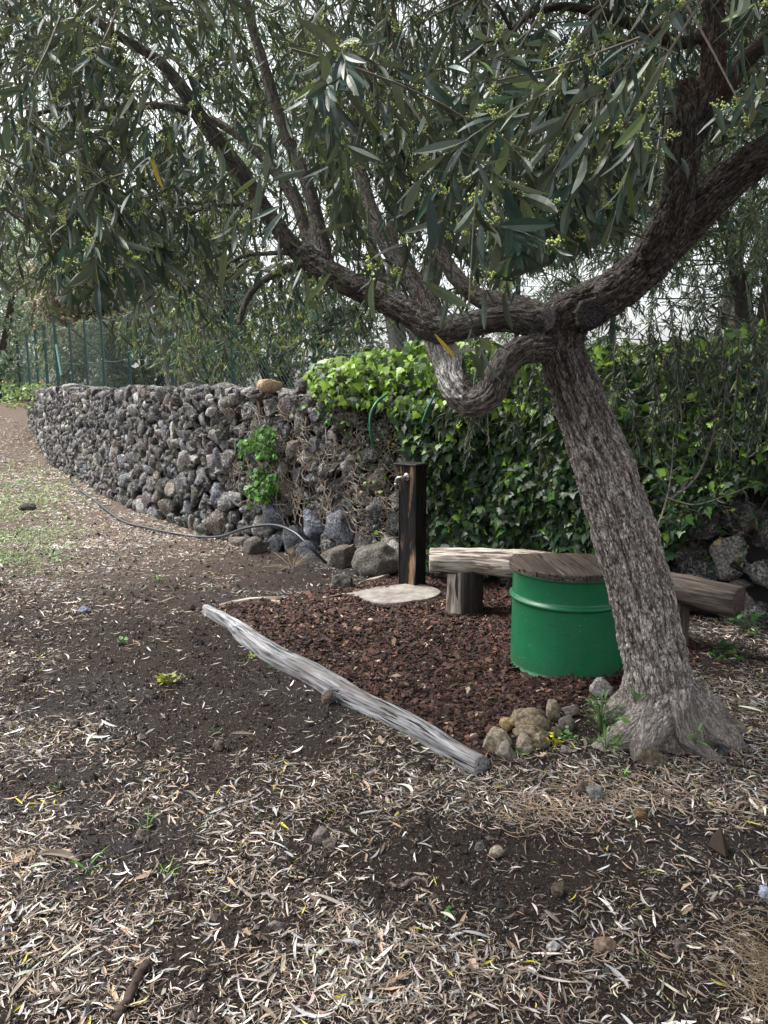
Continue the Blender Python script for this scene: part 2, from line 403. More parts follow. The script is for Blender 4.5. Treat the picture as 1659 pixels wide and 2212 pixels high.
# coping rubble along the top, seen edge on
ns_ = 260; ss = rng.uniform(0, WLEN, ns_); V, Fc = ICO[3]
for s in ss:
    p = wpos([s], float(WTOP(s)) - rng.uniform(.0, .05), -rng.uniform(.12, .4))[0]; sz = rng.uniform(.05, .12)
    sd_ = rng.uniform(0, 90, 3); v = V * np.array([sz * rng.uniform(.9, 1.5), sz, sz * rng.uniform(.5, .8)])
    v = v * (1 + .4 * fbm(V * 1.3 + sd_, 3, 3)[:, None]); wall.add(p + v, [Fc], stonecol(1)[0] * np.ones((len(v), 1)))
# material with lichen and pits
def rockmat(name, lich=.55, sc=1., soft=0):
    m, nt, b, out = M(name); a = attr(nt, 'tint').outputs[0]; tc = N_(nt, 'ShaderNodeTexCoord').outputs['Object']
    n1 = noise(nt, tc, 55 * sc, 6, .72); n2 = noise(nt, tc, 13 * sc, 5, .6); n3 = noise(nt, tc, 160 * sc, 3, .7)
    c = mix(nt, a, ramp(nt, n1, [(.34, (.16,) * 3), (.5, (.9,) * 3), (.64, (2.1,) * 3)] if not soft else [(.34, (.45,) * 3), (.5, (1,) * 3), (.64, (1.6,) * 3)]), 1., 'MULTIPLY')
    l = N_(nt, 'ShaderNodeMath', operation='MULTIPLY')
    nt.links.new(ramp(nt, n2, [(.50, (0,) * 3), (.60, (lich,) * 3)]), l.inputs[0]); nt.links.new(ramp(nt, n1, [(.46, (0,) * 3), (.54, (1,) * 3)]), l.inputs[1])
    c = mix(nt, c, (.46, .45, .43), l.outputs[0])
    w = noise(nt, tc, 7 * sc, 3, .5); c = mix(nt, c, (.13, .10, .075), ramp(nt, w, [(.58, (0,) * 3), (.72, (.6,) * 3)]))
    nt.links.new(c, b.inputs['Base Color']); b.inputs['Roughness'].default_value = .92; b.inputs['Specular IOR Level'].default_value = .2
    b1 = bump(nt, b, n1, .022, .9); b2 = N_(nt, 'ShaderNodeBump'); b2.inputs['Distance'].default_value = .006; nt.links.new(n3, b2.inputs['Height']); nt.links.new(b2.outputs[0], b1.inputs['Normal']); return m
mStone = rockmat('basalt', .65); mRock = rockmat('loose_rock', .25, 1.2, 1)
mDark, nt, b, out = M('rubble_dark'); b.inputs['Base Color'].default_value = (.028, .024, .022, 1); b.inputs['Roughness'].default_value = 1
wroot = empty('stone_wall', (0, 0, 0), 'long dry stone wall of dark volcanic rubble curving away behind the bench and water post', 'wall')
wall.build('stones', mStone, wroot, sm=True)
q = Acc(); k = np.arange(0, len(WS), 4); s = WS[k]
prof = [(-.05, -.045), (1.38, -.06), (1.40, -.5), (-.05, -.5)]
V = np.stack([wpos(s, z, o) for z, o in prof], 1).reshape(-1, 3)
kk = len(k); i = np.arange(kk - 1)[:, None] * 4; j = np.arange(4)[None]
q.add(V, [np.stack([i + j, i + (j + 1) % 4, i + 4 + (j + 1) % 4, i + 4 + j], -1).reshape(-1, 4), np.array([[3, 2, 1, 0]]), np.array([[0, 1, 2, 3]]) + (kk - 1) * 4])
q.build('rubble_core', mDark, wroot)
# terrace behind
wb = wpos(WS[::10], 1.30, -.45)
tp = [tuple(p) for p in wb] + [(-14, 30, 1.3), (-40, 90, 1.3), (120, 120, 1.3), (120, -40, 1.3), (9, -2, 1.3)]
bm = bmesh.new(); bmesh.ops.triangulate(bm, faces=[bm.faces.new([bm.verts.new(p) for p in tp])])
me = bpy.data.meshes.new('terrain'); bm.to_mesh(me); bm.free(); me.materials.append(mSoil); to = bpy.data.objects.new('terrain', me); COL.objects.link(to); tag(to, kind='structure')

# ------------------------------------------------------------------ loose rocks
def rock(name, pos, size, col, label, cat='rock', group=None, sub=4, rough=.28, hi=.11, mat=None, yaw=None, sink=.25, flat=3):
    V, Fc = ICO[sub]; sd_ = rng.uniform(0, 100, 3); v = V.copy()
    for _ in range(flat + 5):
        d = norm(rng.normal(size=3)); t = rng.uniform(.5, .85); k = v @ d; v = v - np.maximum(k - t, 0)[:, None] * d * .9
    v = v * (1 + rough * fbm(v * 1.4 + sd_, 7, 3)[:, None] + hi * fbm(v * 5 + sd_, 8, 4, .7)[:, None])
    v = v * np.array(size) / 2; a = rng.uniform(0, 6.28) if yaw is None else yaw
    v = np.stack([v[:, 0] * math.cos(a) - v[:, 1] * math.sin(a), v[:, 0] * math.sin(a) + v[:, 1] * math.cos(a), v[:, 2]], 1)
    v[:, 2] += size[2] * (.5 - sink)
    o = mk(name, v, [Fc], mat or mRock, None, np.zeros((len(v), 3)) + col, sm=True); o.location = [float(t) for t in pos]
    return tag(o, label, cat, group)
GR_ = 'rocks piled between the timber and the tree'
def rockpx(px, py, w, h, col, label, dz=0., group=None, depthf=.8, sub=4, name='rock', **k):
    """px,py = foot centre of the rock in the photo grid, w,h in its pixels"""
    g = gnd(px, py); D = math.hypot(g[1], CAMZ); u = D / F * (.98 if group == GR_ else 1)
    g[2] = Hs(g[0], g[1]) + dz
    return rock(name, g, (w * u, w * u * depthf, h * u * 1.15), col, label, group=group, sub=sub, yaw=rng.uniform(-.3, .3), **k)
TAN, YEL, BRN, GRY = (.38, .32, .24), (.45, .33, .17), (.29, .235, .16), (.26, .235, .20)
GR = 'rocks piled between the timber and the tree'
rockpx(1069, 1622, 62, 58, TAN, 'large rounded tan rock touching the near end of the grey timber', group=GR)
rockpx(1096, 1592, 36, 34, YEL, 'small golden yellow rock wedged behind the large tan rock', group=GR, dz=.02)
rockpx(1143, 1590, 80, 50, BRN, 'wide brown rock with a rough pitted top at the back of the rock pile', group=GR, dz=.03)
rockpx(1143, 1606, 84, 38, BRN, 'long low brown rock lying along the front of the wide pitted rock', group=GR)
rockpx(1196, 1558, 35, 44, TAN, 'upright egg shaped tan rock on the mulch edge at the back of the pile', group=GR, dz=.02)
rockpx(1232, 1548, 42, 26, GRY, 'flat dark grey brown rock nearest the mulch and the tree', group=GR, dz=.01)
rockpx(1219, 1578, 38, 40, GRY, 'grey brown rock on the tree side of the upright tan rock', group=GR)
rockpx(1200, 1592, 28, 26, BRN, 'smallest brown rock in the middle of the pile', group=GR)
rockpx(1170, 1616, 52, 38, BRN, 'brown angular rock beside the yellow flowered weed', group=GR)
rockpx(1128, 1626, 44, 38, TAN, 'round pale brown rock at the front centre of the pile', group=GR)
rockpx(1094, 1640, 46, 40, GRY, 'grey brown rock in front of the large tan rock at the timber end', group=GR)
rockpx(1222, 1632, 26, 17, GRY, 'flat grey pebble on bare soil before the rock pile')
rockpx(1300, 1512, 44, 42, (.42, .40, .37), 'pale grey round rock resting against the mulch side of the trunk', dz=.02)
rockpx(1409, 1660, 62, 44, (.17, .13, .095), 'flat brown rock in front of the tree roots', depthf=.6)
rockpx(1284, 1733, 42, 32, (.20, .20, .20), 'smooth round grey stone lying in the dry leaves below the tree')
rockpx(1257, 1722, 30, 34, (.17, .13, .11), 'brown stone just behind the smooth round grey stone')
rockpx(1382, 1781, 30, 32, (.20, .13, .07), 'rusty brown stone with a small red leaf on the soil', flat=4)
rockpx(1207, 1932, 32, 34, (.16, .12, .08), 'dark brown knobbly stone in the middle of the foreground')
rockpx(1304, 2052, 42, 30, (.30, .21, .15), 'reddish tan stone in the right foreground litter')
rockpx(1194, 2052, 28, 22, (.62, .60, .57), 'small white stone in the foreground beside the reddish tan stone')
rockpx(1073, 1845, 32, 28, (.40, .34, .27), 'beige lumpy stone with a stubby point in the foreground')
rockpx(1035, 1828, 22, 20, (.19, .18, .17), 'small grey stone just left of the beige lumpy stone')
rockpx(708, 1520, 32, 38, (.20, .155, .125), 'brown stone propped against the outer side of the timber edging')
rockpx(692, 1806, 38, 30, (.19, .16, .15), 'grey brown stone in the leaf litter of the middle foreground')
rockpx(716, 1822, 30, 22, (.17, .14, .12), 'low brown stone beside the grey brown stone in the middle foreground')
rockpx(305, 1806, 34, 24, (.16, .13, .11), 'dark brown stone next to a green grass sprout')
rockpx(376, 1940, 26, 28, (.15, .13, .12), 'dark stone in the lower left leaf litter')
rockpx(598, 2002, 30, 22, (.20, .17, .16), 'grey pebble low in the centre foreground')
rockpx(1466, 2060, 30, 30, (.18, .15, .13), 'dark brown stone near the straw in the right foreground')
rockpx(160, 1568, 26, 18, (.12, .10, .09), 'dark soil coloured stone on the left of the path')
rockpx(475, 1610, 26, 20, (.13, .10, .085), 'brown clod like stone in the bare soil of the middle ground')
rockpx(1650, 1952, 26, 26, (.42, .46, .58), 'bluish white stone at the right edge of the foreground')
rockpx(1560, 1632, 40, 20, (.07, .07, .075), 'flat black stone beside the rightmost root')
rockpx(180, 1322, 34, 14, (.16, .18, .24), 'flat bluish stone bedded in the straw covered path')
GW = 'fallen rocks at the foot of the wall'
rockpx(548, 1192, 56, 42, (.15, .13, .12), 'broad grey brown rock at the wall foot under the black hose', group=GW)
rockpx(600, 1180, 44, 40, (.10, .09, .09), 'dark rounded rock at the wall foot right of the broad one', group=GW)
rockpx(566, 1156, 34, 30, (.26, .20, .13), 'tan rock tucked under the arch of the black hose', group=GW, dz=.02)
rockpx(512, 1178, 44, 24, (.20, .17, .15), 'low pale brown rock at the wall foot on the left of its group', group=GW)
rockpx(640, 1196, 40, 26, (.20, .15, .11), 'flat brown rock at the wall foot below the falling hose', group=GW)
rockpx(530, 1150, 30, 24, (.13, .13, .14), 'small grey rock hidden just above the hose at the wall foot', group=GW)
rockpx(742, 1270, 50, 42, (.10, .095, .085), 'dark mossy rock at the back edge of the mulch')
rockpx(815, 1238, 110, 84, (.14, .125, .11), 'huge brown boulder at the wall foot left of the water post', group=GW, depthf=.6)
rockpx(735, 1222, 88, 70, (.13, .115, .10), 'dark brown boulder at the wall foot under the square blue grey block', group=GW, depthf=.6)
rockpx(60, 1100, 40, 18, (.06, .055, .05), 'low black rock beside the path near the far end of the wall')
g = at(583, 838, 7.0); rock('rock', (g[0], g[1], 1.47), (.24, .16, .16), (.50, .37, .23), 'sandy orange wedge shaped rock standing on top of the wall', yaw=.3, sink=.1, hi=.04, rough=.2, flat=0)
g = at(650, 845, 6.8); rock('rock', (g[0], g[1] + .05, 1.46), (.20, .17, .15), (.12, .11, .105), 'dark grey pitted rock on top of the wall beside the ivy', sink=.1)
for px, w, c, lb in ((1595, 1.0, (.075, .07, .065), 'big dark rock low in the wall at the right edge, above the bench end'),):
    g = at(px, 1240, 4.95)

# ------------------------------------------------------------------ wood pieces
mGrey = woodmat('weathered_grey_wood', (.25, .25, .26), (.05, .05, .055), (.14, .125, .115))
mPale = woodmat('weathered_pale_wood', (.42, .37, .32), (.13, .105, .085), (.10, .075, .055), fine=.8, bd=.005)
mBrown = woodmat('brown_log_wood', (.15, .115, .09), (.05, .036, .028), (.085, .06, .045), fine=.8, bd=.006)
mTop0 = woodmat('stained_plank', (.105, .080, .064), (.028, .020, .016), (.05, .043, .038), .65, 1.1, .0015)
mChar = woodmat('charred_wood', (.020, .017, .017), (.008, .007, .007), (.028, .021, .018), .6, 1., .002)
mTop = mTop0; nt = mTop.node_tree; b = [n for n in nt.nodes if n.type == 'BSDF_PRINCIPLED'][0]; l_ = b.inputs['Base Color'].links[0].from_socket
nt.links.new(mix(nt, l_, attr(nt, 'tint').outputs[0], 1., 'MULTIPLY'), b.inputs['Base Color'])
mCharBare, nt, b, out = M('charred_wood_bare'); v = attr(nt, 'gc').outputs['Vector']
g_ = noise(nt, v, 1, 6, .65, (5, 70, 70)); bg_ = noise(nt, v, 1, 3, .5, (3.2, 17, 17))
cc = ramp(nt, g_, [(.38, (.004, .0035, .0035)), (.62, (.022, .019, .018))])
cb = ramp(nt, g_, [(.35, (.10, .055, .028)), (.6, (.36, .25, .16))])
sg_ = N_(nt, 'ShaderNodeSeparateXYZ'); nt.links.new(v, sg_.inputs[0]); lf_ = N_(nt, 'ShaderNodeMath', operation='LESS_THAN', i_1=-.070); nt.links.new(sg_.outputs[2], lf_.inputs[0]); lm_ = N_(nt, 'ShaderNodeMath', operation='MULTIPLY'); nt.links.new(lf_.outputs[0], lm_.inputs[0]); nt.links.new(ramp(nt, bg_, [(.52, (0,) * 3), (.64, (1,) * 3)]), lm_.inputs[1])
cc = mix(nt, cc, cb, lm_.outputs[0]); nt.links.new(cc, b.inputs['Base Color']); b.inputs['Roughness'].default_value = .75; b.inputs['Specular IOR Level'].default_value = .2; bump(nt, b, g_, .003)
def beam(path, w, h, sec=None, nseg=12, sides=28, pw=4., nz=.006, seed=1, cut=(.0, .0)):
    """swept rounded section; path rows (x,y,z) of the base centre line; w,h arrays or scalars per row"""
    k = len(path); rows = np.hstack([np.asarray(path, float), np.zeros((k, 1)) + np.reshape(w, (-1, 1)), np.zeros((k, 1)) + np.reshape(h, (-1, 1))])
    D = crom(rows, nseg); P, Wd, Ht = D[:, :3], D[:, 3], D[:, 4]
    T = norm(np.gradient(P, axis=0)); Tz = T.copy(); Tz[:, 2] = 0; Tz = norm(Tz); X = np.stack([Tz[:, 1], -Tz[:, 0], 0 * Tz[:, 0]], 1); U = np.array([0, 0, 1.])
    a = (np.arange(sides) + .5) / sides * 2 * np.pi; c, s = np.cos(a), np.sin(a)
    rr = (np.abs(c) ** pw + np.abs(s) ** pw) ** (-1 / pw); u = c * rr; v = s * rr
    if sec: u, v = sec(u, v)
    L = np.r_[0, np.cumsum(np.linalg.norm(np.diff(P, axis=0), axis=1))]
    uu = u[None] * Wd[:, None] / 2; vv = (v[None] + 1) / 2 * Ht[:, None]
    G = np.stack([L[:, None] + 0 * uu, uu, vv], -1).reshape(-1, 3)
    f = fbm(G * np.array([4, 22, 22]) + seed * 7.7, seed, 3) * nz; f2 = fbm(G * np.array([8, 90, 90]) + seed, seed + 3, 2) * nz * .35
    off = (f + f2).reshape(uu.shape); uu = uu + off * np.sign(u)[None] * np.abs(u)[None]; vv = vv + off * v[None]
    V = P[:, None] + X[:, None] * uu[..., None] + U * vv[..., None]
    K = len(P); V = V.reshape(-1, 3); Q = ringfaces(K, sides); n0 = len(V); Fs = [Q]
    # caps: inner ring and centre
    CV = []; CG = []; Tq = []; Qc = []
    for e, ri in ((0, 0), (1, K - 1)):
        ring = V[ri * sides:(ri + 1) * sides]; gr = G[ri * sides:(ri + 1) * sides]; cen = ring.mean(0)
        base = n0 + sum(len(x) for x in CV)
        r2 = cen + (ring - cen) * .93 + T[ri] * (.006 if e else -.006)
        CV += [r2, (cen + T[ri] * (.008 if e else -.008))[None]]
        g2 = gr.copy() * np.array([1, .93, .93]); CG += [g2, gr.mean(0)[None]]
        j = np.arange(sides); j2 = (j + 1) % sides
        if e: Qc.append(np.stack([ri * sides + j, ri * sides + j2, base + j2, base + j], 1)); Tq.append(np.stack([base + j, base + j2, 0 * j + base + sides], 1))
        else: Qc.append(np.stack([ri * sides + j2, ri * sides + j, base + j, base + j2], 1)); Tq.append(np.stack([base + j2, base + j, 0 * j + base + sides], 1))
    return np.vstack([V] + CV), [np.vstack([Q] + Qc), np.vstack(Tq)], np.vstack([G] + CG)
def wobj(name, res, mat, parent=None, col=None, sm=True):
    return mk(name, res[0], res[1], mat, parent, col, res[2], sm)
# timber edging: traced on the ground, near end last
def edge_rows(rows):
    P = []; Wd = []; Ht = []
    for px, py, w, h in rows:
        g = gnd(px, py); P.append((g[0], g[1], Hs(g[0], g[1]) - .012)); Wd.append(w); Ht.append(h)
    return P, Wd, Ht
def half(u, v): return np.where(u > 0, u, u * (1 - .62 * np.maximum(v, 0) ** 1.5)), np.where(v > 0, v * (1 - .12 * (u < -.3)), v)
P, Wd, Ht = edge_rows([(448, 1326, .065, .075), (505, 1364, .08, .088), (535, 1384, .125, .094), (600, 1424, .13, .10), (670, 1463, .135, .104), (730, 1500, .135, .10), (775, 1524, .105, .09), (900, 1588, .10, .088), (985, 1636, .088, .08), (1040, 1665, .088, .082)])
wobj('timber_edging', beam(P, Wd, Ht, half, 14, 44, 6., .007, 4), mGrey)
tag(bpy.data.objects['timber_edging'], 'long weathered grey half-round timber lying along the near edge of the bark mulch', 'timber')
P, Wd, Ht = edge_rows([(478, 1311, .05, .035), (540, 1302, .05, .045), (606, 1296, .045, .045)])
o = wobj('timber_edging', beam(P, Wd, Ht, half, 8, 24, 3., .006, 9), mPale); tag(o, 'thin pale timber strip bordering the back of the mulch', 'timber')
P, Wd, Ht = edge_rows([(778, 1262, .035, .03), (805, 1254, .05, .04), (838, 1243, .045, .04)])
o = wobj('timber_edging', beam(P, Wd, Ht, half, 8, 24, 3., .006, 12), mPale); tag(o, 'short split pale timber lying between the mulch and the wall boulder', 'timber')

# bench
broot = empty('log_bench', (1.1, 4.7, 0), 'rustic split log bench standing before the ivy covered wall', 'bench')
bp = [(.315, 4.90, .275), (.75, 4.86, .262), (1.12, 4.74, .255), (1.58, 4.38, .25), (2.00, 4.03, .235)]
def seat(u, v): return u * (1 - .10 * np.maximum(v, 0) ** 2), v * .98
wv = beam(bp, [.26, .27, .27, .26, .25], [.15, .165, .165, .165, .165], seat, 16, 40, 3.6, .014, 22)
lightk = smooth(1.35, .75, wv[0][:, 0])  # pale left log, dark right log, with canopy shade put into the colour
def seatmat(nm, dk):
    m_, nt, b, out = M(nm); v = attr(nt, 'gc').outputs['Vector']; ti = attr(nt, 'tint').outputs[0]
    g1 = noise(nt, v, 1, 6, .65, (5, 75, 75)); g2 = noise(nt, v, 1, 4, .6, (4, 22, 22)); g3 = noise(nt, v, 1, 3, .5, (2.5, 34, 34))
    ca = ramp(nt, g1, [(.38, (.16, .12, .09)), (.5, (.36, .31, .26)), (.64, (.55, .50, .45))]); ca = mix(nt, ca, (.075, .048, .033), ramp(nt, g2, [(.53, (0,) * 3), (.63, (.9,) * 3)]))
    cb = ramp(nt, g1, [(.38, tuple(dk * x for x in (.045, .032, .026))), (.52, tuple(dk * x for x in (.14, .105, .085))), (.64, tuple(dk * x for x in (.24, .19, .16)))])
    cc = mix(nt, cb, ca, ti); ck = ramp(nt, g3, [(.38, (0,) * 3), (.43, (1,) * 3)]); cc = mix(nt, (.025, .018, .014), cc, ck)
    nt.links.new(cc, b.inputs['Base Color']); b.inputs['Roughness'].default_value = .8; bump(nt, b, mix(nt, g1, ck, .5), .007)
    return m_
mSeat = seatmat('bench_seat_wood', .62)
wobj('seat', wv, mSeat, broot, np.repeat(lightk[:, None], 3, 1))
def stump(x, y, z1, r0, r1, seed, sides=48, split=None, lean=(0, 0)):
    k = 26; t = np.linspace(0, 1, k); P = np.stack([x + lean[0] * t, y + lean[1] * t, -.03 + (z1 + .03) * t], 1)
    Vt, Ft, G = tube(P, r0 + (r1 - r0) * t, sides)
    c = np.array([x, y]); d = Vt[:, :2] - (c + np.outer(np.r_[np.repeat(t, sides), 0, 1], lean)); nr = norm(d)
    th = np.arctan2(d[:, 1], d[:, 0])
    f = .016 * fbm(np.stack([np.cos(th) * 2.2, np.sin(th) * 2.2, Vt[:, 2] * 2], 1) + seed, seed, 3) + .005 * fbm(np.stack([np.cos(th) * 14, np.sin(th) * 14, Vt[:, 2] * 5], 1) + seed, seed, 2)
    f[-2:] = 0; Vt[:, :2] += nr * f[:, None]
    return Vt, Ft, G
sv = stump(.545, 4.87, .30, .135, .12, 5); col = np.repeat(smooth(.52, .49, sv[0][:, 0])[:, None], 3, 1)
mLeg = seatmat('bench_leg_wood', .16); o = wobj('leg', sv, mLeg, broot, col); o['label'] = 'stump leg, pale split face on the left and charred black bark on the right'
sv = stump(1.70, 4.25, .275, .125, .11, 8, lean=(.0, .0)); wobj('leg', sv, mBrown, broot)

# water post
ps = .155; pc = np.array(gnd(891, 1272)) + np.array([.0, .09, 0]); py_ = R(34)
proot = empty('water_post', (pc[0], pc[1], 0), 'square charred black wooden post with a metal tap and thin flat cap', 'water post')
ex = np.array([math.cos(py_), -math.sin(py_), 0]); ey = np.array([math.sin(py_), math.cos(py_), 0])   # ey points away through left face
nl = -ey  # left face normal (towards camera, leaning left)
def lbox(cen, hx, hy, z0, z1, bev=.004, tp=1.0):
    P = []; G = []
    a = [(-1, -1), (1, -1), (1, 1), (-1, 1)]
    zs = [z0, z0 + bev] + list(np.linspace(z0 + bev, z1 - bev, 12)[1:-1]) + [z1 - bev, z1]
    for zi, z in enumerate(zs):
        ins = bev if zi in (0, len(zs) - 1) else 0; k = 1 + (tp - 1) * (z - z0) / (z1 - z0)
        for (u, v) in a:
            for (du, dv) in (((u * -1) * bev, 0), (0, (v * -1) * bev)) if (u * v > 0) else ((0, (v * -1) * bev), ((u * -1) * bev, 0)):
                x = u * (hx * k - ins) + du; y = v * (hy * k - ins) + dv
                P.append(cen + ex * x + ey * y + np.array([0, 0, z])); G.append((z, x, y))
    n = len(zs); Q = ringfaces(n, 8); return np.array(P), [Q, np.array([list(range(8))[::-1], [8 * (n - 1) + i for i in range(8)]])], np.array(G)
cen = np.array([pc[0], pc[1], 0.])
r_ = lbox(cen, ps / 2, ps / 2, 0, .932, .004); r_[1][1] = r_[1][1][:, :]
mk('post', r_[0], r_[1], mCharBare, proot, None, r_[2])
r_ = lbox(cen - ex * .022, ps / 2 + .026, ps / 2 + .012, .932, .947, .003); mk('cap', r_[0], r_[1], mChar, proot, None, r_[2])
mMetal, nt, b, out = M('dull_chrome'); b.inputs['Base Color'].default_value = (.38, .36, .34, 1); b.inputs['Metallic'].default_value = 1; b.inputs['Roughness'].default_value = .32
nb_ = noise(nt, N_(nt, 'ShaderNodeTexCoord').outputs['Object'], 90); nt.links.new(ramp(nt, nb_, [(.3, (.25,) * 3), (.7, (.5,) * 3)]), b.inputs['Roughness'])
tapc = cen + nl * (ps / 2) - ex * .005 + np.array([0, 0, .85])
q = Acc()
t = tapc; Vt, Ft, G = tube(np.array([t, t + nl * .006, t + nl * .010, t + nl * .016]), np.array([.030, .030, .024, .014]), 24); q.add(Vt, Ft)
Vt, Ft, G = tube(crom([t + nl * .01, t + nl * .04, t + nl * .058 - ex * .022, t + nl * .062 - ex * .045 + [0, 0, -.008], t + nl * .062 - ex * .055 + [0, 0, -.035], t + nl * .062 - ex * .055 + [0, 0, -.05]], 6), .0105, 12); q.add(Vt, Ft)
e = t + nl * .062 - ex * .055
Vt, Ft, G = tube(np.array([e + [0, 0, -.045], e + [0, 0, -.058], e + [0, 0, -.060], e + [0, 0, -.085]]), np.array([.014, .014, .011, .010]), 12); q.add(Vt, Ft)
tapo = q.build('tap', mMetal, proot, sm=True); tapo['label'] = 'chrome tap with a round flange and bent spout'
q = Acc(); c_ = t + nl * .045 - ex * .008
Vt, Ft, G = tube(np.array([c_, c_ + [0, 0, .026]]), .005, 8); q.add(Vt, Ft)
Vt, Ft, G = tube(np.array([c_ + [0, 0, .026] + ex * .012, c_ + [0, 0, .028] - ex * .055]), np.array([.007, .0045]), 8); q.add(Vt, Ft)
V0 = q.V; ho = q.build('tap_handle', mDark, None, sm=True); ho.parent = tapo; ho.matrix_parent_inverse.identity()
ho.location = [-float(c) for c in proot.location]
# slab under the post
pl = [gnd(*p) for p in ((748, 1290), (790, 1279), (850, 1272), (905, 1268), (952, 1284), (930, 1300), (895, 1306), (845, 1311), (800, 1306))]
pl = crom([(*p[:2], 0) for p in pl] + [(*pl[0][:2], 0)], 4)[:-1]; c0 = pl.mean(0); k = len(pl)
rings = []
for sc, z in ((1.02, -.01), (1.0, .022), (.985, .030), (.6, .032), (.25, .032)):
    rr = c0 + (pl - c0) * sc; rr[:, 2] = z + .003 * fbm(rr * 14, 4, 2); rings.append(rr)
V = np.vstack(rings + [c0[None] + [0, 0, .032]]); j = np.arange(k)
mCon = tintmat('pale_slab', .9, .2, 11, .006, .55)
o = mk('stone_slab', V, [ringfaces(5, k), np.stack([4 * k + j, 4 * k + (j + 1) % k, 0 * j + 5 * k], 1)], mCon, None, np.zeros((len(V), 3)) + (.22, .20, .175), sm=False)
tag(o, 'pale flat concrete slab under the black water post', 'slab')

# drum table
dc = np.array([1.005, 3.91, 0]); r0 = .300
droot = empty('drum_table', dc, 'table made of a cut green steel drum with a round plank top', 'table')
mGreen, nt, b, out = M('green_drum_paint'); tc = N_(nt, 'ShaderNodeTexCoord').outputs['Object']
n1 = noise(nt, tc, 5, 4, .6); n2 = noise(nt, tc, 120, 3, .6); n3 = noise(nt, tc, 28, 5, .7)
c = ramp(nt, n1, [(.3, (.008, .125, .050)), (.7, (.012, .16, .066))]); c = mix(nt, c, (.11, .20, .13), ramp(nt, n3, [(.69, (0,) * 3), (.76, (.5,) * 3)]))
n5 = noise(nt, tc, 75, 2, .5); c = mix(nt, c, (.22, .34, .25), ramp(nt, n5, [(.715, (0,) * 3), (.74, (.8,) * 3)])); n6 = noise(nt, tc, 1, 3, .6, (9, 9, 70)); c = mix(nt, c, (.006, .075, .032), ramp(nt, n6, [(.60, (0,) * 3), (.70, (.45,) * 3)]))
sz_ = N_(nt, 'ShaderNodeSeparateXYZ'); nt.links.new(tc, sz_.inputs[0])
mr = N_(nt, 'ShaderNodeMapRange', i_1=.10, i_2=.0); nt.links.new(sz_.outputs[2], mr.inputs[0])
dm = N_(nt, 'ShaderNodeMath', operation='MULTIPLY'); nt.links.new(mr.outputs[0], dm.inputs[0]); nt.links.new(ramp(nt, n3, [(.42, (0,) * 3), (.6, (.6,) * 3)]), dm.inputs[1])
c = mix(nt, c, (.07, .06, .04), dm.outputs[0])
nt.links.new(c, b.inputs['Base Color']); nt.links.new(ramp(nt, n3, [(.3, (.26,) * 3), (.7, (.42,) * 3)]), b.inputs['Roughness']); bump(nt, b, n2, .0006, .6)
prof = [(r0 + .004, -.02), (r0 + .010, .0), (r0 + .010, .008), (r0 + .003, .014), (r0, .03), (r0, .375)]
for i in range(13):
    a = i / 12 * math.pi; prof.append((r0 + .016 * math.sin(a) ** 1.2, .385 + .036 * i / 12))
prof = [(r, z * .965) for r, z in prof]
prof += [(r0, .415), (r0, .520), (r0 + .002, .528), (r0 + .009, .531), (r0 + .009, .542), (r0 - .01, .542), (r0 - .01, .48)]
sd2 = 96; a = np.arange(sd2) / sd2 * 2 * np.pi
V = np.array([[dc[0] + r * math.cos(t), dc[1] + r * math.sin(t), z] for r, z in prof for t in a])
dent = .003 * fbm(V * 5, 31, 2); V[:, :2] += norm(V[:, :2] - dc[:2]) * dent[:, None]
mk('drum', V, [ringfaces(len(prof), sd2)], mGreen, droot, sm=True)
# planks: direction from far-left to near-right
pd = norm(gnd(1228, 1250, .58)[:2] - gnd(1172, 1203, .58)[:2]); pn = np.array([pd[1], -pd[0]]); rt = r0 + .022
edges = [-.40, -.215, -.105, .01, .125, .235, .40]
ttop = empty('tabletop', dc, None, None); ttop.location = (0, 0, 0); ttop.parent = droot
for i in range(6):
    circ = [(rt * math.cos(t), rt * math.sin(t)) for t in np.arange(64) / 64 * 2 * math.pi]
    # along = pd, across = pn; clip strip
    poly = [(p[0] * pd[0] + p[1] * pd[1], p[0] * pn[0] + p[1] * pn[1]) for p in circ]
    poly = clip(poly, pd[1], pn[1], .19); poly = clip(poly, 0, 1, edges[i + 1] - .0035) if len(poly) > 2 else poly; poly = clip(poly, 0, -1, -edges[i] - .0035)
    if len(poly) < 3: continue
    poly = np.array(poly); A2 = np.sum(poly[:, 0] * np.roll(poly[:, 1], -1) - poly[:, 1] * np.roll(poly[:, 0], -1))
    if A2 < 0: poly = poly[::-1]
    # world orientation: (pd, pn) handedness
    c2 = poly.mean(0); zt = .577 + rng.uniform(-.003, .003); lay = []
    for ins, z in ((.0, .543), (.0, zt - .005), (.005, zt)):
        d = poly - c2; L = np.linalg.norm(d, axis=1, keepdims=True); pp = c2 + d * (1 - ins / np.maximum(L, .02)); lay.append((pp, z))
    V = []; G = []
    for pp, z in lay:
        for u, v in pp:
            w = dc[:2] + pd * u + pn * v; V.append((w[0], w[1], z)); G.append((u, v + i * 3.1, z))
    k = len(poly); Q = ringfaces(3, k); tops = np.array([[2 * k + j for j in range(k)], list(range(k))[::-1]])
    if pd[0] * pn[1] - pd[1] * pn[0] < 0: Q = Q[:, ::-1]; tops = tops[:, ::-1]
    o = mk('plank', V, [Q, tops], mTop, None, np.zeros((len(V), 3)) + (1.0, .55, .85, 1.25, .7, 1.)[i], np.array(G)); o.parent = ttop
    o.location = [-float(c) for c in dc]

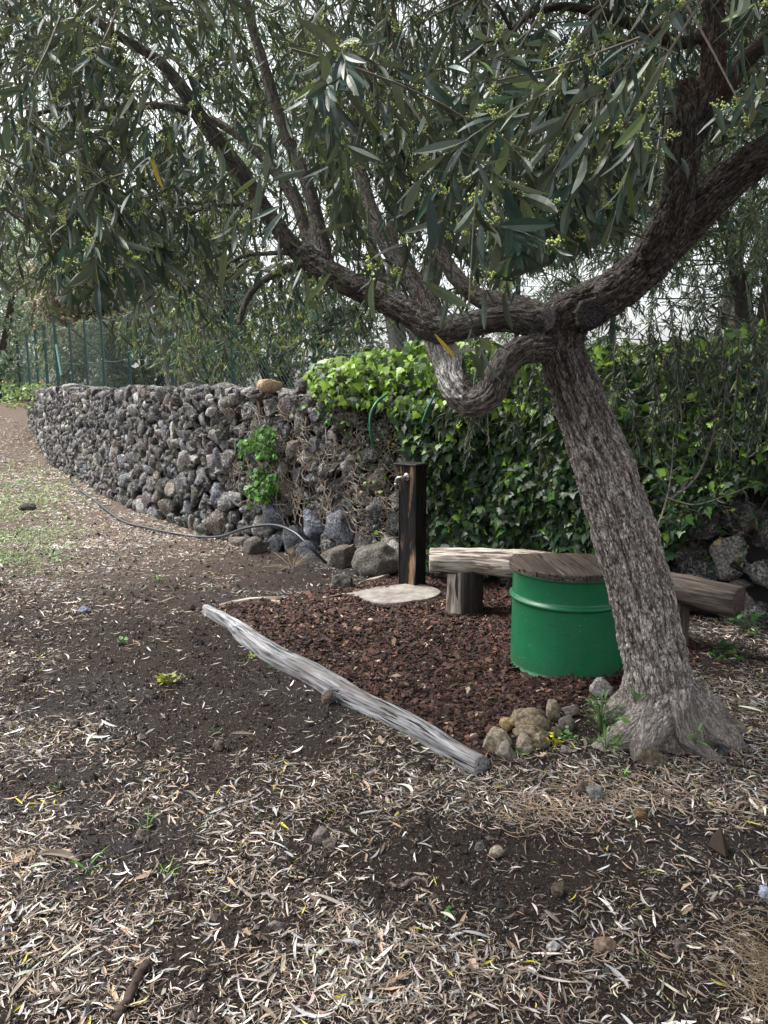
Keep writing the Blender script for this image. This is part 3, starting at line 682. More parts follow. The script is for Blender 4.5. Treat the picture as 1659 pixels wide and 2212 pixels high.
# ------------------------------------------------------------------ hoses
mHose, nt, b, out = M('black_hose'); b.inputs['Base Color'].default_value = (.018, .022, .030, 1); b.inputs['Roughness'].default_value = .38
mGH, nt, b, out = M('green_hose'); b.inputs['Base Color'].default_value = (.015, .14, .07, 1); b.inputs['Roughness'].default_value = .4
hp = [(128, 998, .03), (150, 998, .03), (172, 1003, .03), (170, 1012, .03), (152, 1028, .03), (158, 1048, .03), (205, 1082, .03), (262, 1122, .03), (320, 1140, .03), (370, 1152, .03), (430, 1160, .02)]
P = []
for px, py, z in hp:
    g = gnd(px, py, z); g[2] = z + Hs(g[0], g[1]) * .7; P.append(g)
P += [at(480, 1158, 6.95), at(530, 1141, 6.62), at(590, 1134, 6.38), at(635, 1150, 6.15), at(668, 1180, 6.0), at(690, 1202, 6.0), at(705, 1217, 6.02)]
Vt, Ft, G = tube(crom(P, 10), .0125, 12); o = mk('hose', Vt, Ft, mHose, sm=True); tag(o, 'black irrigation hose snaking along the foot of the stone wall', 'hose')
def hangpx(rows): return crom([at(*r) for r in rows], 8)
Vt, Ft, G = tube(hangpx([(838, 850, 5.72), (815, 868, 5.60), (801, 895, 5.56), (800, 930, 5.55), (805, 955, 5.58), (811, 972, 5.62)]), .010, 10)
o = mk('hose', Vt, Ft, mGH, sm=True); tag(o, 'curved green garden hose end hanging over the wall at the left of the ivy', 'hose')
Vt, Ft, G = tube(hangpx([(940, 850, 5.3), (925, 880, 5.28), (912, 915, 5.30)]), .010, 10)
o = mk('hose', Vt, Ft, mGH, sm=True); tag(o, 'short piece of green hose showing among ivy leaves above the water post', 'hose')

# ------------------------------------------------------------------ fence on the terrace
mFen, nt, b, out = M('green_fence_paint'); b.inputs['Base Color'].default_value = (.006, .055, .047, 1); b.inputs['Roughness'].default_value = .45
mWire, nt, b, out = M('green_wire'); b.inputs['Base Color'].default_value = (.06, .16, .13, 1); b.inputs['Roughness'].default_value = .5
mNet, nt, b, out = M('green_netting'); b.inputs['Base Color'].default_value = (.035, .085, .07, 1); b.inputs['Roughness'].default_value = .6
fp = [(1330, 560, 5.9), (1120, 575, 6.2), (905, 590, 6.6), (676, 590, 7.5), (497, 605, 8.7), (365, 640, 10.1), (273, 655, 11.6), (217, 672, 13.3), (181, 680, 14.6), (149, 692, 16.0), (116, 682, 17.6), (94, 702, 19.3), (75, 713, 21), (57, 722, 22.8), (37, 745, 24.8), (6, 730, 27)]
froot = empty('wire_fence', at(676, 830, 7.5), 'green wire mesh fence on slim green posts along the terrace behind the wall', 'fence')
FPp = []
for i, (px, pt, Y) in enumerate(fp):
    t = at(px, pt, Y); b0 = np.array([t[0], t[1], 1.25]); FPp.append((b0, t))
    hw = .018 if Y < 17 else .026
    q = Acc(); d = np.array([[-1, -1], [1, -1], [1, 1], [-1, 1]]) * hw
    V = np.array([[b0[0] + u, b0[1] + v, z] for z in (1.25, t[2]) for u, v in d])
    q.add(V, [ringfaces(2, 4), np.array([[4, 5, 6, 7]])]); q.build('post', mFen, froot)
Vt, Ft, G = tube(np.array([at(122, 745, 17.3), at(133, 812, 16.9)]), .03, 6); mk('brace', Vt, Ft, mWire, froot)
wr = []; nt_v = Acc(); 
for (b0, t0), (b1, t1) in zip(FPp[:-1], FPp[1:]):
    L = np.linalg.norm(b1[:2] - b0[:2]); h0 = t0[2] - .12 - b0[2]; h1 = t1[2] - .12 - b1[2]
    for fr in (.12, .50, .97):
        u = np.linspace(0, 1, 7); sag = -.03 * np.sin(np.pi * u)
        P = b0[None] * (1 - u)[:, None] + b1[None] * u[:, None]; P[:, 2] += fr * (h0 * (1 - u) + h1 * u) + sag; wr.append(P)
    pit = .062 if L < 1.6 else .11; hh = (h0 + h1) / 2; A = []; 
    for k in np.arange(-hh, L, pit):
        for sgn in (1, -1):
            a0, a1 = max(k, 0), min(k + hh, L)
            z0, z1 = (a0 - k) / hh, (a1 - k) / hh
            if a1 - a0 < .02: continue
            if sgn < 0: z0, z1 = 1 - z0, 1 - z1
            pa = b0 + (b1 - b0) * a0 / L; pb = b0 + (b1 - b0) * a1 / L
            pa = pa + [0, 0, z0 * (h0 + (h1 - h0) * a0 / L)]; pb = pb + [0, 0, z1 * (h0 + (h1 - h0) * a1 / L)]; A.append([pa, pb])
    if A:
        A = np.array(A); r = np.full(A.shape[:2], .0014 if L < 2 else .0017); Vt, Ft = tubes(A, r); nt_v.add(Vt, Ft)
Vt, Ft = tubes(np.array(wr), np.full((len(wr), 7), .0032), 4); mk('tension_wire', Vt, Ft, mWire, froot)
nt_v.build('mesh_netting', mNet, froot)

# ------------------------------------------------------------------ olive tree: trunk and limbs
def pr(px, py, Y, rpx):
    p = at(px, py, Y); D = (p[1] * cp - (p[2] - CAMZ) * sp); return [*p, rpx * D / F]
limbs = []
def limb(rows, n=14): limbs.append(crom([pr(*r) for r in rows], n))
limb([(1446, 1640, 2.98, 84), (1438, 1570, 2.99, 82), (1428, 1490, 3.00, 74), (1408, 1390, 3.02, 67), (1378, 1260, 3.04, 68), (1338, 1120, 3.06, 68), (1300, 1000, 3.08, 64), (1262, 900, 3.10, 57), (1226, 800, 3.11, 50), (1212, 745, 3.12, 50), (1218, 700, 3.12, 54)])
# right limb
limb([(1205, 715, 3.12, 42), (1225, 684, 3.10, 52), (1285, 654, 3.06, 50), (1345, 614, 3.02, 47), (1410, 555, 2.98, 48), (1480, 482, 2.92, 46), (1560, 402, 2.86, 42), (1640, 340, 2.8, 39), (1740, 270, 2.72, 34), (1850, 160, 2.6, 30)])
# upright limb with broken top
limb([(1400, 560, 2.98, 40), (1436, 500, 2.90, 42), (1462, 430, 2.84, 39), (1474, 350, 2.8, 37), (1480, 280, 2.78, 38), (1478, 220, 2.77, 34), (1474, 172, 2.76, 26)])
limb([(1484, 300, 2.78, 32), (1514, 240, 2.77, 35), (1536, 170, 2.76, 29), (1542, 90, 2.76, 26), (1538, 0, 2.75, 23), (1530, -120, 2.7, 20)])
limb([(1528, 235, 2.85, 22), (1565, 195, 2.82, 22), (1600, 140, 2.80, 21), (1660, 85, 2.75, 19), (1740, 10, 2.7, 16)])
# left dark limb
limb([(1215, 712, 3.12, 44), (1150, 700, 3.10, 30), (1085, 690, 3.08, 28), (1010, 703, 3.10, 29), (945, 712, 3.14, 30), (890, 680, 3.2, 30), (830, 648, 3.28, 30), (770, 622, 3.32, 28), (700, 585, 3.36, 30), (648, 548, 3.38, 28)])
limb([(700, 590, 3.36, 25), (640, 540, 3.38, 22), (585, 470, 3.36, 18), (520, 372, 3.32, 18), (440, 265, 3.26, 17), (395, 195, 3.22, 16), (340, 130, 3.18, 12), (260, 80, 3.1, 10), (190, 30, 3.05, 9), (140, -40, 3.0, 8)], 10)
limb([(690, 580, 3.4, 20), (668, 520, 3.46, 15), (640, 440, 3.52, 13), (590, 365, 3.58, 12), (530, 305, 3.62, 10), (455, 255, 3.66, 8)], 8)
limb([(700, 585, 3.36, 26), (688, 500, 3.42, 18), (665, 400, 3.46, 15), (630, 320, 3.5, 14), (600, 240, 3.52, 13), (570, 140, 3.54, 12), (545, 60, 3.55, 11), (520, -50, 3.55, 9)], 9)
limb([(655, 570, 3.36, 10), (600, 588, 3.3, 9), (550, 622, 3.26, 8), (528, 660, 3.24, 7), (518, 694, 3.22, 6), (512, 700, 3.2, 3)], 8)
limb([(650, 545, 3.38, 8), (590, 547, 3.42, 6), (530, 552, 3.46, 5), (490, 575, 3.5, 4.5), (478, 600, 3.5, 3)], 6)
limb([(425, 245, 3.25, 12), (385, 236, 3.22, 9), (330, 228, 3.2, 8), (250, 235, 3.15, 7), (150, 232, 3.1, 6), (60, 250, 3.0, 5)], 7)
limb([(575, 455, 3.36, 9), (520, 442, 3.4, 7), (460, 446, 3.42, 6), (380, 470, 3.45, 5)], 6)
# U shaped limb
limb([(1200, 748, 3.12, 36), (1150, 752, 3.06, 32), (1105, 768, 3.0, 31), (1078, 805, 2.97, 31), (1058, 850, 2.98, 33), (1018, 868, 3.02, 33), (985, 838, 3.06, 35), (970, 790, 3.14, 34), (948, 735, 3.22, 31), (925, 660, 3.34, 27), (880, 590, 3.5, 22), (820, 500, 3.7, 18), (780, 380, 3.9, 15), (760, 230, 4.0, 12)])
limb([(1190, 690, 3.13, 30), (1140, 670, 3.2, 26), (1090, 655, 3.3, 24), (1030, 640, 3.45, 20), (960, 560, 3.6, 16), (930, 430, 3.75, 12)])
# high limbs crossing the top of the photo
limb([(1545, 50, 2.78, 16), (1480, 92, 2.75, 14), (1410, 72, 2.7, 14), (1330, 40, 2.65, 12), (1230, 15, 2.6, 10), (1150, 30, 2.5, 8), (1090, 80, 2.4, 6)], 8)
# roots
limb([(1440, 1500, 2.97, 50), (1395, 1560, 2.92, 44), (1340, 1600, 2.90, 30), (1280, 1625, 2.92, 16)])
limb([(1440, 1510, 2.93, 44), (1402, 1590, 2.84, 34), (1385, 1640, 2.80, 22), (1375, 1668, 2.78, 10)])
limb([(1462, 1480, 2.93, 38), (1470, 1545, 2.84, 24), (1495, 1600, 2.83, 21), (1532, 1634, 2.81, 18), (1566, 1652, 2.79, 12)])
limb([(1482, 1490, 2.99, 46), (1524, 1556, 2.95, 37), (1562, 1596, 2.92, 38), (1592, 1628, 2.89, 24)])
limb([(1490, 1500, 3.05, 44), (1545, 1545, 3.06, 26), (1600, 1580, 3.06, 15), (1640, 1606, 3.06, 8)])
limb([(1400, 1450, 3.05, 46), (1365, 1510, 3.1, 34), (1320, 1545, 3.14, 24), (1290, 1570, 3.16, 12)])
for x, y, r in ((1330, 1580, 26), (1372, 1556, 32), (1415, 1552, 30), (1300, 1600, 18), (1350, 1604, 24), (1590, 1590, 16)):
    a = pr(x, y, 2.95, r); limbs.append(np.array([[a[0], a[1] - .01, a[2] - a[3] * .5, a[3] * .8], [*a[:3], a[3]], [a[0], a[1], a[2] + a[3] * .4, a[3] * .6]]))
# cut stubs
stub = []
def stubat(px, py, Y, rpx, dx, dy, dz, L):
    a = np.array(pr(px, py, Y, rpx)); d = norm(np.array([dx, dy, dz], float)); P = np.stack([a[:3] - d * .05, a[:3], a[:3] + d * L], 0)
    limbs.append(np.hstack([P, np.array([[a[3] * 1.1], [a[3] * 1.08], [a[3]]])])); stub.append((P[2], d, a[3]))
stubat(1272, 680, 2.99, 30, -.05, -1, .1, .035)
stubat(1188, 695, 3.06, 26, -.8, -.7, .15, .03)
for dx, dz, l in ((-.03, 1, .07), (.02, 1, .09), (.05, .9, .06), (.0, 1, .05), (-.015, 1, .1)):
    a = np.array(pr(1208, 668, 3.1, 14)); b_ = a.copy(); b_[:3] += np.array([dx * 1.2, 0, dz * l]); b_[3] = .004; a[0] += dx * .8; limbs.append(np.stack([a, (a + b_) / 2, b_]))
q = Acc()
for Lm in limbs:
    Vt, Ft, G = tube(Lm[:, :3], Lm[:, 3], 22); q.add(Vt, Ft)
tmp = q.build('tmp', mTwig); rm = tmp.modifiers.new('r', 'REMESH'); rm.mode = 'VOXEL'; rm.voxel_size = .0052; rm.use_smooth_shade = True
sm_ = tmp.modifiers.new('s', 'SMOOTH'); sm_.iterations = 3; sm_.factor = .5
dg = bpy.context.evaluated_depsgraph_get(); ev = tmp.evaluated_get(dg); me = ev.to_mesh()
nv = len(me.vertices); TV = np.empty(nv * 3, np.float32); me.vertices.foreach_get('co', TV); TV = TV.reshape(-1, 3).astype(float)
TN = np.empty(nv * 3, np.float32); me.vertices.foreach_get('normal', TN); TN = TN.reshape(-1, 3).astype(float)
npoly = len(me.polygons); LT = np.empty(npoly, np.int32); me.polygons.foreach_get('loop_total', LT); LV = np.empty(len(me.loops), np.int32); me.loops.foreach_get('vertex_index', LV)
TF = LV.reshape(-1, 4) if (LT == 4).all() else None
ev.to_mesh_clear(); bpy.data.objects.remove(tmp)
CP = []; CR = []; CT = []; CN = []; CB = []; CL = []
for li, Lm in enumerate(limbs):
    T, Nn, B = frames(Lm[:, :3]); L = np.r_[0, np.cumsum(np.linalg.norm(np.diff(Lm[:, :3], axis=0), axis=1))]
    CP.append(Lm[:, :3]); CR.append(Lm[:, 3]); CT.append(T); CN.append(Nn); CB.append(B); CL.append(L + li * 3.3)
CP, CR, CT, CN, CB, CL = map(np.concatenate, (CP, CR, CT, CN, CB, CL))
near = np.empty(nv, int)
for a in range(0, nv, 4000):
    d = np.linalg.norm(TV[a:a + 4000, None] - CP[None], axis=2) - CR[None] * .9; near[a:a + 4000] = d.argmin(1)
d = TV - CP[near]; GC = np.stack([(d * CN[near]).sum(1), (d * CB[near]).sum(1), CL[near] + (d * CT[near]).sum(1)], 1); rr = CR[near]
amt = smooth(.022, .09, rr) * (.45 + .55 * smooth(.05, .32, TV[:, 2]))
warp = np.stack([vn(TV * 9, 51), vn(TV * 9, 52), vn(TV * 9, 53)], 1) * .010
g = GC + warp
f1 = np.abs(vn(g * np.array([62, 62, 8]), 61)); f2 = np.abs(vn(g * np.array([95, 95, 34]) + 5, 62)); f3 = fbm(TV * 14, 63, 3)
f4 = np.abs(vn(g * np.array([26, 26, 7]) + 9, 66))
crack = 1 - smooth(.0, .24, f1) * (.4 + .6 * smooth(.0, .2, f2)) * (.6 + .4 * smooth(0, .2, f4))
dis = -.0105 * crack * (.25 + .75 * amt) + .010 * f3 * (amt + .2) + .004 * vn(TV * 90, 64) * amt
base_w = smooth(.42, .0, TV[:, 2]); dis += base_w * .022 * fbm(TV * 9, 67, 3)
TV2 = TV + TN * dis[:, None]
pl = .5 + .5 * fbm(g * np.array([30, 30, 14]), 65, 3)
plate = np.array([.185, .15, .13])[None] * (1 - pl[:, None]) + np.array([.42, .385, .36])[None] * pl[:, None]
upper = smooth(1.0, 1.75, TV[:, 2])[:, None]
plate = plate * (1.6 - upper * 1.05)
crk = np.array([.045, .032, .026])
colr = plate * (1 - crack[:, None] * .75 * amt[:, None]) + crk * crack[:, None] * .75 * amt[:, None]
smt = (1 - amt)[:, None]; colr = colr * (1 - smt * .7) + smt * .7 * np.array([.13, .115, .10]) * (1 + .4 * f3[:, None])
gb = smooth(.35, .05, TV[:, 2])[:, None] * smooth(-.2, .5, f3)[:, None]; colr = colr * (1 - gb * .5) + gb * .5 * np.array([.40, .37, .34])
redb = smooth(.1, .5, fbm(TV * 3.5, 77, 2))[:, None] * upper * (TV[:, :1] > 1.0); colr = colr * (1 - redb * .5) + redb * .5 * np.array([.20, .105, .06])
# grey smooth rising part of the U shaped limb
up_, _, _ = proj(TV); _, vp_, _ = proj(TV)
usel = ((up_ > 900) & (up_ < 1000) & (vp_ > 700) & (vp_ < 860) & (CL[near] > 13 * 3.3 + .35) & (CL[near] < 14 * 3.3))[:, None]
colr = np.where(usel, np.array([.70, .67, .63]) * (1 + .25 * f3[:, None]), colr)
for p, dd, r in stub:
    k = TV - p; ins = (np.abs(k @ dd) < .012) & (np.linalg.norm(k, axis=1) < r * 1.02)
    rad_ = np.linalg.norm(k, axis=1); ringc = .5 + .5 * np.sin(rad_ * 900)
    colr[ins] = np.array([.055, .050, .050]) * (1 + .6 * ringc[ins])[:, None]; TV2[ins] = TV[ins] - dd * .004
troot = empty('olive_tree', (float(limbs[0][0, 0]), 2.99, 0), 'leaning old olive tree with thick furrowed trunk beside the green drum table', 'tree')
mBark, nt, b, out = M('olive_bark'); v = attr(nt, 'gc').outputs['Vector']; ti = attr(nt, 'tint').outputs[0]
def ridged(sc, w, d=3):
    n_ = noise(nt, v, 1, d, .55, sc); a_ = N_(nt, 'ShaderNodeMath', operation='SUBTRACT'); nt.links.new(n_, a_.inputs[0]); a_.inputs[1].default_value = .5
    c_ = N_(nt, 'ShaderNodeMath', operation='ABSOLUTE'); nt.links.new(a_.outputs[0], c_.inputs[0]); return ramp(nt, c_.outputs[0], [(0, (0,) * 3), (w, (1,) * 3)])
k1 = ridged((46, 46, 8), .045); k2 = ridged((125, 125, 26), .05); g1 = noise(nt, v, 1, 5, .7, (190, 190, 80))
c = mix(nt, ti, ramp(nt, g1, [(.38, (.55,) * 3), (.5, (1,) * 3), (.62, (1.6,) * 3)]), 1., 'MULTIPLY')
cs_ = mix(nt, ti, ramp(nt, g1, [(.38, (.8,) * 3), (.62, (1.25,) * 3)]), 1., 'MULTIPLY'); ca_ = attr(nt, 'crk').outputs['Fac']
c = mix(nt, (.028, .020, .016), c, mix(nt, (.25,) * 3, (1,) * 3, k1)); c = mix(nt, (.04, .03, .025), c, mix(nt, (.55,) * 3, (1,) * 3, k2)); c = mix(nt, cs_, c, ca_)
nt.links.new(c, b.inputs['Base Color']); b.inputs['Roughness'].default_value = .9; b.inputs['Specular IOR Level'].default_value = .2
hh = mix(nt, mix(nt, k1, k2, .35), g1, .3); bump(nt, b, hh, .012)
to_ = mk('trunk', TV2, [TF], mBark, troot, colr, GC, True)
if len(to_.data.vertices) == nv:
    at_ = to_.data.attributes.new('crk', 'FLOAT', 'POINT'); at_.data.foreach_set('value', ((.30 + .70 * smooth(.04, .36, TV[:, 2] + .05 * f3)) * (.45 + .55 * smooth(.02, .05, rr))).astype(np.float32))

# ------------------------------------------------------------------ olive foliage
def sprays(bases, dirs, lens, ntw, twl, leafL, gap=.026, gravity=.25, spread=.9):
    """returns twig polylines (m,5,3), spray stems (n,6,3)"""
    n = len(bases); t = np.linspace(0, 1, 6)
    dirs = norm(dirs); stem = bases[:, None] + dirs[:, None] * (lens[:, None] * t)[..., None]
    stem[:, :, 2] -= gravity * lens[:, None] * t ** 2
    wob = norm(rng.normal(size=(n, 3))); stem += wob[:, None] * (.10 * lens[:, None] * np.sin(np.pi * t))[..., None]
    k = ntw; u = (np.arange(k) + rng.uniform(0, 1, (n, k))) / k; u = .15 + .85 * u
    i = np.clip((u * 5).astype(int), 0, 4); f = (u * 5 - i)[..., None]; ar = np.arange(n)[:, None]
    o = stem[ar, i] * (1 - f) + stem[ar, i + 1] * f; sdv = norm(stem[ar, i + 1] - stem[ar, i])
    d = norm(sdv * 1.0 + norm(rng.normal(size=(n, k, 3))) * spread); d[..., 2] -= .18; d = norm(d)
    o = o.reshape(-1, 3); d = d.reshape(-1, 3); L = rng.uniform(.6, 1.2, len(o)) * twl
    tt = np.linspace(0, 1, 5); tw = o[:, None] + d[:, None] * (L[:, None] * tt)[..., None]; tw[:, :, 2] -= .30 * L[:, None] * tt ** 2
    return tw, stem, L
def twigleaves(tw, L, leafL, gap):
    m = len(tw); K = max(3, int(np.mean(L) / gap)); t = (np.arange(K) + .5) / K; t = t[None] + rng.uniform(-.3, .3, (m, K)) / K
    t = np.clip(t, 0, .999); i = (t * 4).astype(int); f = (t * 4 - i)[..., None]; ar = np.arange(m)[:, None]
    p = tw[ar, i] * (1 - f) + tw[ar, i + 1] * f; T = norm(tw[ar, i + 1] - tw[ar, i])
    R0 = norm(np.cross(T, norm(rng.normal(size=(m, 1, 3)))))
    R1 = np.cross(T, R0); alt = (np.arange(K) % 2)[None, :, None]; base = np.where(alt == 0, R0, R1)
    out = []
    for sgn in (1, -1):
        a = rng.uniform(.5, 1.05, (m, K, 1)); a = a * (1 - .5 * t[..., None])
        Y = norm(T * np.cos(a) + base * sgn * np.sin(a) + rng.normal(size=(m, K, 3)) * .14); Y[..., 2] -= rng.uniform(.05, .4, (m, K)); Y = norm(Y)
        Z = norm(T * .6 + np.array([0, 0, .55]) + rng.normal(size=(m, K, 3)) * .45)
        Lf = leafL * rng.uniform(.6, 1.2, (m, K)) * (.75 + .35 * np.sin(np.pi * t)); out.append((p.reshape(-1, 3), Y.reshape(-1, 3), Z.reshape(-1, 3), Lf.ravel()))
    tip = tw[:, -1]; Y = norm(tw[:, -1] - tw[:, -2]); out.append((tip, Y, norm(rng.normal(size=(m, 3)) + [0, 0, .5]), leafL * rng.uniform(.5, .9, m)))
    return [np.concatenate(x) for x in zip(*out)]
YEL = .09
def olivecol(n, k=1.):
    c = np.array([.011, .034, .025]) * rng.lognormal(0, .38, (n, 1)) * (1 + .10 * rng.normal(size=(n, 3)))
    r = rng.random(n); y = r < YEL; c[y] = np.array([.11, .16, .045]) * rng.uniform(.6, 1.2, (y.sum(), 1))
    c[r > .9993] = (.55, .40, .04); b = (r > .09) & (r < .16); c[b] = np.array([.11, .13, .10]) * rng.uniform(.7, 1.2, (b.sum(), 1))
    return c * k
def budclusters(tips, dirs, n_each, r):
    m = len(tips); ax = norm(dirs + rng.normal(size=(m, 3)) * .5); Lc = rng.uniform(.018, .042, m)
    u = rng.uniform(.15, 1, (m, n_each)); p = tips[:, None] + ax[:, None] * (u * Lc[:, None])[..., None] + rng.normal(size=(m, n_each, 3)) * (.0055 * (1.25 - u))[..., None]
    return p.reshape(-1, 3)
class Crown:
    def __init__(s): s.A = Acc(); s.T = Acc(); s.B = Acc()
    def addtw(s, tw, L, stem, leafL, gap, ns, mid, wr=.095, cull=None, buds=0., br=.0022, k=1., rt=.0012):
        p, Y, Z, Lf = twigleaves(tw, L, leafL, gap)
        if cull is not None:
            tipp = p + Y * Lf[:, None]; keep = cull(p) & cull(tipp); p, Y, Z, Lf = p[keep], Y[keep], Z[keep], Lf[keep]
            ends = cull(tw.reshape(-1, 3)).reshape(tw.shape[0], tw.shape[1]).all(1); tw = tw[ends]
            ks = cull(stem.reshape(-1, 3)).reshape(stem.shape[0], stem.shape[1]).all(1); stem = stem[ks]
        m = len(p); V, Fs, per = leaves(p, Y, Z, Lf, Lf * wr * rng.uniform(.8, 1.3, m), ns, mid, rng.uniform(-.1, .35, m), rng.uniform(-.25, .25, m), rng.uniform(.1, .5, m))
        s.A.add(V, Fs, np.repeat(olivecol(m, k), per, 0))
        if len(tw):
            r = np.linspace(1.3, .6, 5)[None] * rt * np.ones((len(tw), 1)); V, Fs = tubes(tw, r); s.T.add(V, Fs, np.array([.16, .15, .11]))
        if len(stem):
            r = np.linspace(2.6, 1.2, 6)[None] * rt * np.ones((len(stem), 1)); V, Fs = tubes(stem, r, 4); s.T.add(V, Fs, np.array([.13, .115, .09]))
        if buds and len(tw):
            sel = rng.random(len(p)) < buds * .17; bp_ = p[sel]
            P = budclusters(bp_, norm(Y[sel] + [0, 0, .6]), 30 if ns > 3 else 8, br); V, Fs, per = blobs(P, br * rng.uniform(.7, 1.3, (len(P), 1)) * np.ones((1, 3)))
            s.B.add(V, Fs, np.array([.42, .49, .14]) * rng.uniform(.7, 1.2, (len(P), 1)).repeat(per, 0))
    def build(s, parent, lm, leafname='foliage'):
        s.A.build(leafname, lm, parent); s.T.build('twigs', mTwig, parent)
        if s.B.n: s.B.build('flower_buds', mBud, parent)
nb_x = np.array([-400, 0, 150, 230, 300, 330, 450, 600, 690, 800, 900, 960, 1000, 1080, 1130, 1200, 1290, 1360, 1430, 1500, 1560, 1660, 2100])
nb_y = np.array([640, 640, 680, 690, 660, 640, 620, 640, 690, 700, 730, 800, 850, 840, 720, 600, 610, 560, 490, 400, 340, 300, 260])
fb_x = np.array([-400, 0, 150, 230, 300, 400, 600, 690, 800, 900, 1000, 1130, 1200, 1400, 1660, 2100])
fb_y = np.array([590, 600, 640, 720, 800, 830, 815, 770, 740, 720, 650, 640, 640, 640, 640, 640])
LG = np.zeros((600, 480)); lx_, ly_, lz_ = proj(CP)
for a_, b_, c_, r_ in zip(lx_, ly_, lz_, CR * F / np.maximum(lz_, .5)):
    if r_ < 4 or not (-100 < a_ < 1800 and -100 < b_ < 900): continue
    R_ = r_ * .95 + 3; x0_, x1_ = int((a_ - R_ + 130) / 4), int((a_ + R_ + 130) / 4) + 1; y0_, y1_ = int((b_ - R_ + 130) / 4), int((b_ + R_ + 130) / 4) + 1
    LG[max(y0_, 0):y1_, max(x0_, 0):x1_] = np.maximum(LG[max(y0_, 0):y1_, max(x0_, 0):x1_], c_)
def cull(P):
    x, y, z = proj(P); ix = np.clip(((x + 130) / 4).astype(int), 0, 479); iy = np.clip(((y + 130) / 4).astype(int), 0, 599); hid = (z < LG[iy, ix]) & (rng.random(len(x)) < .80); nb = np.interp(x, nb_x, nb_y); fb = np.interp(x, fb_x, fb_y)
    ok = np.where(z < 2.85, y < nb, y < fb) & ((z > .95) | (y < -40)) & (P[:, 2] > 1.0)
    # keep the stretch of limbs that shows bare in the photo readable
    seg = (z < 3.0) & inside([(1130, 600), (1380, 540), (1520, 330), (1700, 270), (1700, 700), (1130, 800)], x, y)
    return ok & ~seg & ~hid
crown = Crown()
def region(n, x0, x1, y0, y1, d0, d1, L, ntw, twl, leafL, gap, ns, mid, buds=.5, down=.5, k=1., connect=.0, edge=None):
    px = rng.uniform(x0, x1, n); py = rng.uniform(y0, y1, n); Y = rng.uniform(d0, d1, n)
    P = np.array([at(a, b, c) for a, b, c in zip(px, py, Y)])
    a = rng.uniform(0, 2 * np.pi, n); D = np.stack([np.cos(a), np.sin(a), rng.uniform(-.9, .5, n) - down * .5], 1)
    ln = rng.uniform(.7, 1.3, n) * L; bases = P - norm(D) * ln[:, None] * .5
    tw, stem, Lt = sprays(bases, D, ln, ntw, twl, leafL)
    crown.addtw(tw, Lt, stem, leafL, gap, ns, mid, cull=cull, buds=buds, k=k, br=.0019 if d1 < 3.2 else .0030)
    if connect:
        sel = np.where(rng.random(n) < connect)[0]; C = []
        big = (CR > .008) & (CP[:, 2] > 1.6)
        for i in sel:
            b_ = bases[i]; d = np.linalg.norm(CP[big] - b_, axis=1); j = np.where(big)[0][np.argmin(d + rng.uniform(0, .4, len(d)))]
            if .08 < d.min() < 1.3:
                a_ = CP[j]; mid_ = (a_ + b_) / 2 + [0, 0, .10 * d.min()] + rng.normal(size=3) * .05
                C.append(crom([a_, mid_, b_], 5))
        if C:
            C = np.array(C); ok = cull(C.reshape(-1, 3)).reshape(len(C), -1).all(1); C = C[ok]
            if len(C): r = np.linspace(.0065, .0028, C.shape[1])[None] * np.ones((len(C), 1)); V, Fs = tubes(C, r, 5); crown.T.add(V, Fs, np.array([.12, .105, .09]))
# near hanging sprays, big leaves
region(11, 880, 1120, 400, 740, 1.15, 1.6, .30, 4, .20, .072, .024, 6, True, 1.0, 1.2)
region(20, 900, 1420, 40, 540, 1.15, 1.8, .36, 4, .22, .074, .026, 6, True, .9, .9, connect=.3)
region(10, 1360, 1700, -80, 330, 1.15, 1.7, .34, 4, .20, .072, .026, 6, True, .9, .9)
region(12, 640, 980, -60, 330, 1.25, 1.9, .34, 4, .22, .070, .026, 6, True, .8, .8)
region(9, -60, 330, 330, 640, 1.7, 2.2, .34, 4, .22, .070, .024, 6, True, .8, 1.1)
region(10, 20, 520, -60, 350, 1.6, 2.2, .36, 4, .22, .066, .028, 6, True, .8, .7)
region(5, 150, 260, 480, 640, 1.5, 1.7, .24, 4, .18, .068, .020, 6, True, .4, 1.4)
region(6, 985, 1085, 690, 810, 1.2, 1.5, .20, 3, .16, .072, .024, 6, True, 1.0, 1.3)
region(5, 900, 1000, 620, 700, 1.3, 1.7, .22, 3, .18, .070, .024, 6, True, 1.0, 1.0)
# middle layer
region(75, -80, 700, -100, 600, 2.1, 3.1, .50, 5, .26, .060, .028, 5, True, .7, .6, connect=.3)
region(75, 640, 1400, -100, 620, 1.9, 3.0, .50, 5, .26, .060, .028, 5, True, .7, .6, connect=.4)
region(30, 1350, 1750, -100, 380, 2.0, 2.8, .45, 5, .26, .060, .028, 5, True, .6, .6, connect=.4)
YEL = .35
region(13, 250, 720, 600, 800, 3.2, 4.2, .42, 6, .24, .046, .026, 4, True, .8, .9, k=3.2, connect=.3)
YEL = .12
region(10, 680, 1000, 560, 740, 2.9, 3.6, .40, 5, .24, .060, .028, 5, True, .7, .9, connect=.3)
# behind the limbs, leaf colours raised to stand in for backlight
YEL = .2
region(150, -100, 800, -120, 640, 3.4, 4.9, .60, 6, .28, .055, .032, 3, True, .35, .5, k=1.8, connect=.4)
region(140, 700, 1760, -120, 600, 3.3, 4.6, .60, 6, .28, .055, .032, 3, True, .35, .5, k=1.8, connect=.4)
region(16, 260, 720, 600, 790, 3.9, 5.2, .50, 6, .28, .048, .032, 3, True, .4, .8, k=4)
